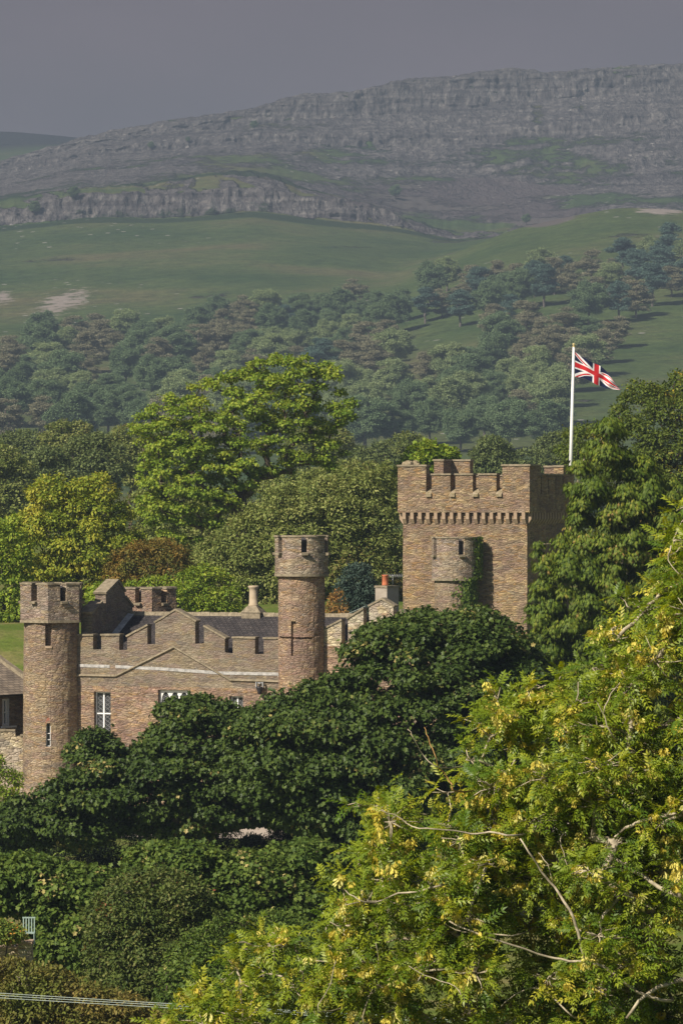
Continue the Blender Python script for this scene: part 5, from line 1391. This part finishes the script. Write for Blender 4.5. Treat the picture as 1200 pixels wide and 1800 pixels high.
make_tree('hawthorn_bush', 'dark fine-leaved hawthorn below the fresh green bush at bottom centre', 'bush',
    [(300,1660),(380,1615),(470,1600),(560,1620),(640,1640),(660,1720),(600,1850),(250,1850)], 140, 'oval', L['hedge'], .14, 120, .55, 2.4, nmax=200, trunk=.12, fork=.3, seed=54, base_px=450, squash=.85, twigs=3, jag=.12, spacing=1.3, inner=.25)
make_tree('bramble_bush', 'reddish brown bramble bush at the bottom left corner under the wires', 'bush',
    [(-40,1685),(20,1680),(60,1690),(90,1690),(140,1715),(220,1740),(300,1770),(330,1860),(-40,1860)], 128, 'oval', L['bramble'], .13, 130, .5, 2.0, nmax=170, trunk=.08, fork=.25, seed=55, base_px=120, squash=.8, twigs=3)

# --- ivy on the slim turret
iv = empty('ivy', (X3, Y3-37*k3, float(ground_z(X3, Y3))), 'dark ivy climbing the right side of the slim turret', 'ivy')
ri = np.random.default_rng(60); n = 4200; zz0 = float(ground_z(X3, Y3))
ztop_, zbot_ = zat(943, Y3), zat(1085, Y3); zz = ri.uniform(zbot_-3, ztop_, n); hh = (zz-zbot_)/(ztop_-zbot_)
aa = np.clip(ri.normal(0, 1, n)*np.where(hh < .5, .26, .13)+np.where(hh < .5, .72, 1.05+.15*hh), -.2, 1.75)
rad_ = np.where(zz > zat(1018, Y3), 42*k3, 37*k3)+ri.uniform(.02, .26, n)
iz = np.array((X3, Y3-37*k3, zz0))
Pi = np.stack([X3+rad_*np.sin(aa), Y3-rad_*np.cos(aa), zz], -1)-iz
ow = np.stack([np.sin(aa), -np.cos(aa), np.full(n, .25)], -1)
v, l, s, t = leaves_mesh('crown', Pi, unit(rand_dir(n, ri)*.6-UP*.8), unit(ow+rand_dir(n, ri)*.5), ri.uniform(.14, .26, n), ri.uniform(0, 1, n), TMPL['lobed'], L['hedge'])
link('foliage', mesh_np('foliage', v, l, s, t, (L['hedge'],)), iv)
mb = MB()
for k in range(5):
    a0 = .35+.2*k; q = [(X3+(37*k3+.05)*math.sin(a0+.1*math.sin(j*1.3+k))-iz[0], Y3-(37*k3+.05)*math.cos(a0+.1*math.sin(j*1.3+k))-iz[1], (zat(1018, Y3)-.2-zz0)*j/10) for j in range(11)]
    mb.tube(q, [.05-.003*j for j in range(11)], 5)
mb.build('stem', M['bark'], iv)

# --- the big ash in the foreground
def make_ash():
    rg = np.random.default_rng(70); Y = 62.0
    poly = [(1260,860),(1195,905),(1160,945),(1168,1010),(1105,1058),(1062,1080),(1060,1140),(1005,1190),(940,1195),(880,1215),(845,1240),(838,1300),(800,1365),(735,1395),(650,1392),(620,1440),(640,1490),(575,1545),(590,1600),(520,1632),(450,1632),(400,1710),(310,1725),(250,1790),(200,1900),(1480,1900),(1480,900)]
    cs, rs, wk = outline_clumps(poly, Y, 2.4, .42, 1.30, 520, rg, back_cull=.5, jag=.12)
    gap_ = np.array([float(fbm(np.array(((c[0]/c[1])*FPX+600)/95.0), np.array(c[2]*9.0), 2, 91)) for c in cs])
    cs, rs, wk = cs[gap_ > .36], rs[gap_ > .36], wk[gap_ > .36]
    bx = (1235-600)/FPX*Y; bz = float(ground_z(bx, Y))-.1; org = np.array((bx, Y, bz)); Lc = cs-org
    root = empty('ash_tree', tuple(org), 'big yellow-green ash with hanging keys and pale branches filling the lower right', 'tree')
    tips, tdir, base_c = [], [], []
    for c, r, w in zip(Lc, rs, wk):
        n = int(max(6, 26*(r/.42)**2)*(1 if w < .15 else .5)); d = rand_dir(n, rg); d[:, 2] = d[:, 2]*.75+.12; d = unit(d)
        tips.append(c+d*np.array((1, 1, .8))*max(r, .26)*rg.uniform(.3, 1.25, n)[:, None]); tdir.append(unit(d+UP*.25)); base_c.append(np.repeat(c[None], n, 0))
    tips, tdir, base_c = np.concatenate(tips), np.concatenate(tdir), np.concatenate(base_c)
    q = 5; n = len(tips)
    P = np.repeat(tips, q, 0)+rg.normal(0, .02, (n*q, 3)); D = unit(np.repeat(tdir, q, 0)*.75+rand_dir(n*q, rg)*.85-UP*.15); N = unit(UP*.8+rand_dir(n*q, rg)*.45+np.array((-.15, -.25, 0)))
    S = rg.uniform(.17, .30, n*q); T = np.clip(np.repeat(rg.normal(.42, .24, n), q)+rg.uniform(-.25, .25, n*q), 0, 1)
    wh = rg.integers(0, 3, n*q); parts = []
    for k in range(3):
        m = wh == k; parts.append(leaves_mesh('crown', P[m], D[m], N[m], S[m], T[m], tmpl_pinnate(4+(k == 1), k), L['ash']))
    v, l, s, t = join_arr(parts)
    link('crown', mesh_np('crown', v, l, s, t, (L['ash'],)), root)
    # bunches of keys hang where the twigs end, on the sunny outside
    sel = np.where((rg.uniform(0, 1, n) < .17) & (tips[:, 1] < .2))[0]
    kp = []
    for i in sel:
        m = int(rg.integers(3, 7)); kp.append(np.concatenate([np.repeat(tips[i][None], m, 0)+rg.normal(0, .05, (m, 3))+np.array((-.03, -.12, .02))], 0))
    kp = np.concatenate(kp); m = len(kp); parts = []; wh = rg.integers(0, 2, m)
    for k in range(2):
        a = wh == k; z = a.sum(); parts.append(leaves_mesh('keys', kp[a], unit(-UP+rand_dir(z, rg)*.45), rand_dir(z, rg), rg.uniform(.14, .23, z), rg.uniform(0, 1, z), tmpl_keys(k), L['keys']))
    v, l, s, t = join_arr(parts)
    ko = link('seed_keys', mesh_np('seed_keys', v, l, s, t, (L['keys'],)), root)
    mb = skeleton(MB(), (0, 0, -.3), (-.15, .2, Lc[:, 2].max()*.40), [c for c in Lc], rs, .26, rg, 6, .010, bend=.35)
    pick = rg.uniform(0, 1, n) < .5
    for a, b_ in zip(base_c[pick], tips[pick]):
        m_ = (a+b_)/2+rg.normal(0, .03, 3); mb.tube([tuple(a), tuple(m_), tuple(b_)], [.013, .010, .006], 4)
    # long limbs that show on the outside of the crown
    limbs = [([(1260,1440),(1200,1432),(1140,1440),(1108,1452),(1085,1466),(1075,1480)], .036), ([(1110,1450),(1080,1442),(1060,1430),(1042,1418)], .018),
             ([(1030,1690),(1016,1640),(1000,1600),(975,1560),(950,1530),(930,1500),(914,1474)], .026), ([(975,1560),(962,1520),(945,1500)], .010),
             ([(780,1556),(740,1566),(700,1572),(660,1586),(630,1582),(606,1566)], .017), ([(905,1468),(860,1464),(828,1465),(780,1459),(735,1457),(705,1440),(668,1424)], .015),
             ([(800,1392),(790,1372),(772,1350),(764,1325),(752,1298),(746,1278)], .014), ([(772,1350),(745,1330),(728,1300),(718,1284)], .010),
             ([(1180,1760),(1120,1745),(1060,1700),(1000,1690),(960,1682),(900,1662),(830,1640),(790,1620)], .024), ([(1060,1700),(1052,1660),(1068,1600),(1090,1560),(1100,1520)], .022), ([(1200,1580),(1160,1560),(1120,1535),(1080,1510)], .04),
             ([(900,1645),(850,1640),(800,1635),(765,1610)], .012), ([(1010,1790),(960,1745),(920,1740),(880,1770)], .014), ([(1250,1720),(1190,1725),(1140,1745),(1100,1790)], .045), ([(985,1470),(990,1500),(1000,1530)], .010), ([(1100,1520),(1085,1580),(1055,1625),(1080,1700)], .038),
             ([(820,1760),(800,1735),(760,1720),(720,1700)], .010), ([(640,1800),(650,1750),(665,1700),(660,1660)], .010), ([(560,1780),(580,1730),(590,1690)], .009), ([(1060,1250),(1075,1220),(1090,1200)], .012), ([(1180,960),(1175,985),(1195,1010)], .011), ([(1080,1300),(1062,1262),(1050,1235)], .012)]
    lo_ = MB(); oo = MB()
    for i, (pts_, r) in enumerate(limbs):
        w3 = []; dep = Y-2.2+.3*math.sin(i*2.3); m = len(pts_)
        for j, (x, y) in enumerate(pts_):
            w3.append(np.array(px(x, y, dep+.12*math.sin(j*1.7+i)))-org)
        w3.insert(0, w3[0]+(np.array((0, .5, w3[0][2]-.6))-w3[0])*np.array((.12, .55, .12)))
        # smooth subdivision
        f_ = []
        for a, b_, c_, d_2 in zip([w3[0]]+w3[:-2], w3[:-1], w3[1:], w3[2:]+[w3[-1]]):
            for tt in (0, .33, .66): f_.append(.5*(2*b_+(c_-a)*tt+(2*a-5*b_+4*c_-d_2)*tt**2+(3*b_-a-3*c_+d_2)*tt**3))
        f_.append(w3[-1]); kk_ = len(f_)
        rr_ = [max(.006, r*(1.15-.75*j/kk_)) for j in range(kk_)]
        (oo if i == 6 else lo_).tube([tuple(q+rg.normal(0, .008, 3)) for q in f_], rr_, 7)
    mb.v, off = mb.v, len(mb.v)
    mb.f += [[k+off for k in f] for f in lo_.f]; mb.v += lo_.v
    mb.build('trunk', M['bark_ash'], root, True)
    oo.build('limb', M['bark_orange'], root, True)
make_ash()

# ------------------------------------------------------------------ the air of the valley
hz_ = MB().box(-4600, 4600, -90, 11500, -60, 900).build('haze', None)
hm, nt, out = new_mat('valley_haze')
pv = nt.nodes.new('ShaderNodeVolumePrincipled'); pv.inputs['Density'].default_value = 0.00020; pv.inputs['Color'].default_value = (0.278, 0.362, 0.478, 1); pv.inputs['Anisotropy'].default_value = 0.0
nt.links.new(pv.outputs[0], out.inputs['Volume'])
hz_.data.materials.clear(); hz_.data.materials.append(hm)
tagp(hz_, "thin blue haze filling the valley", None, None, "stuff")
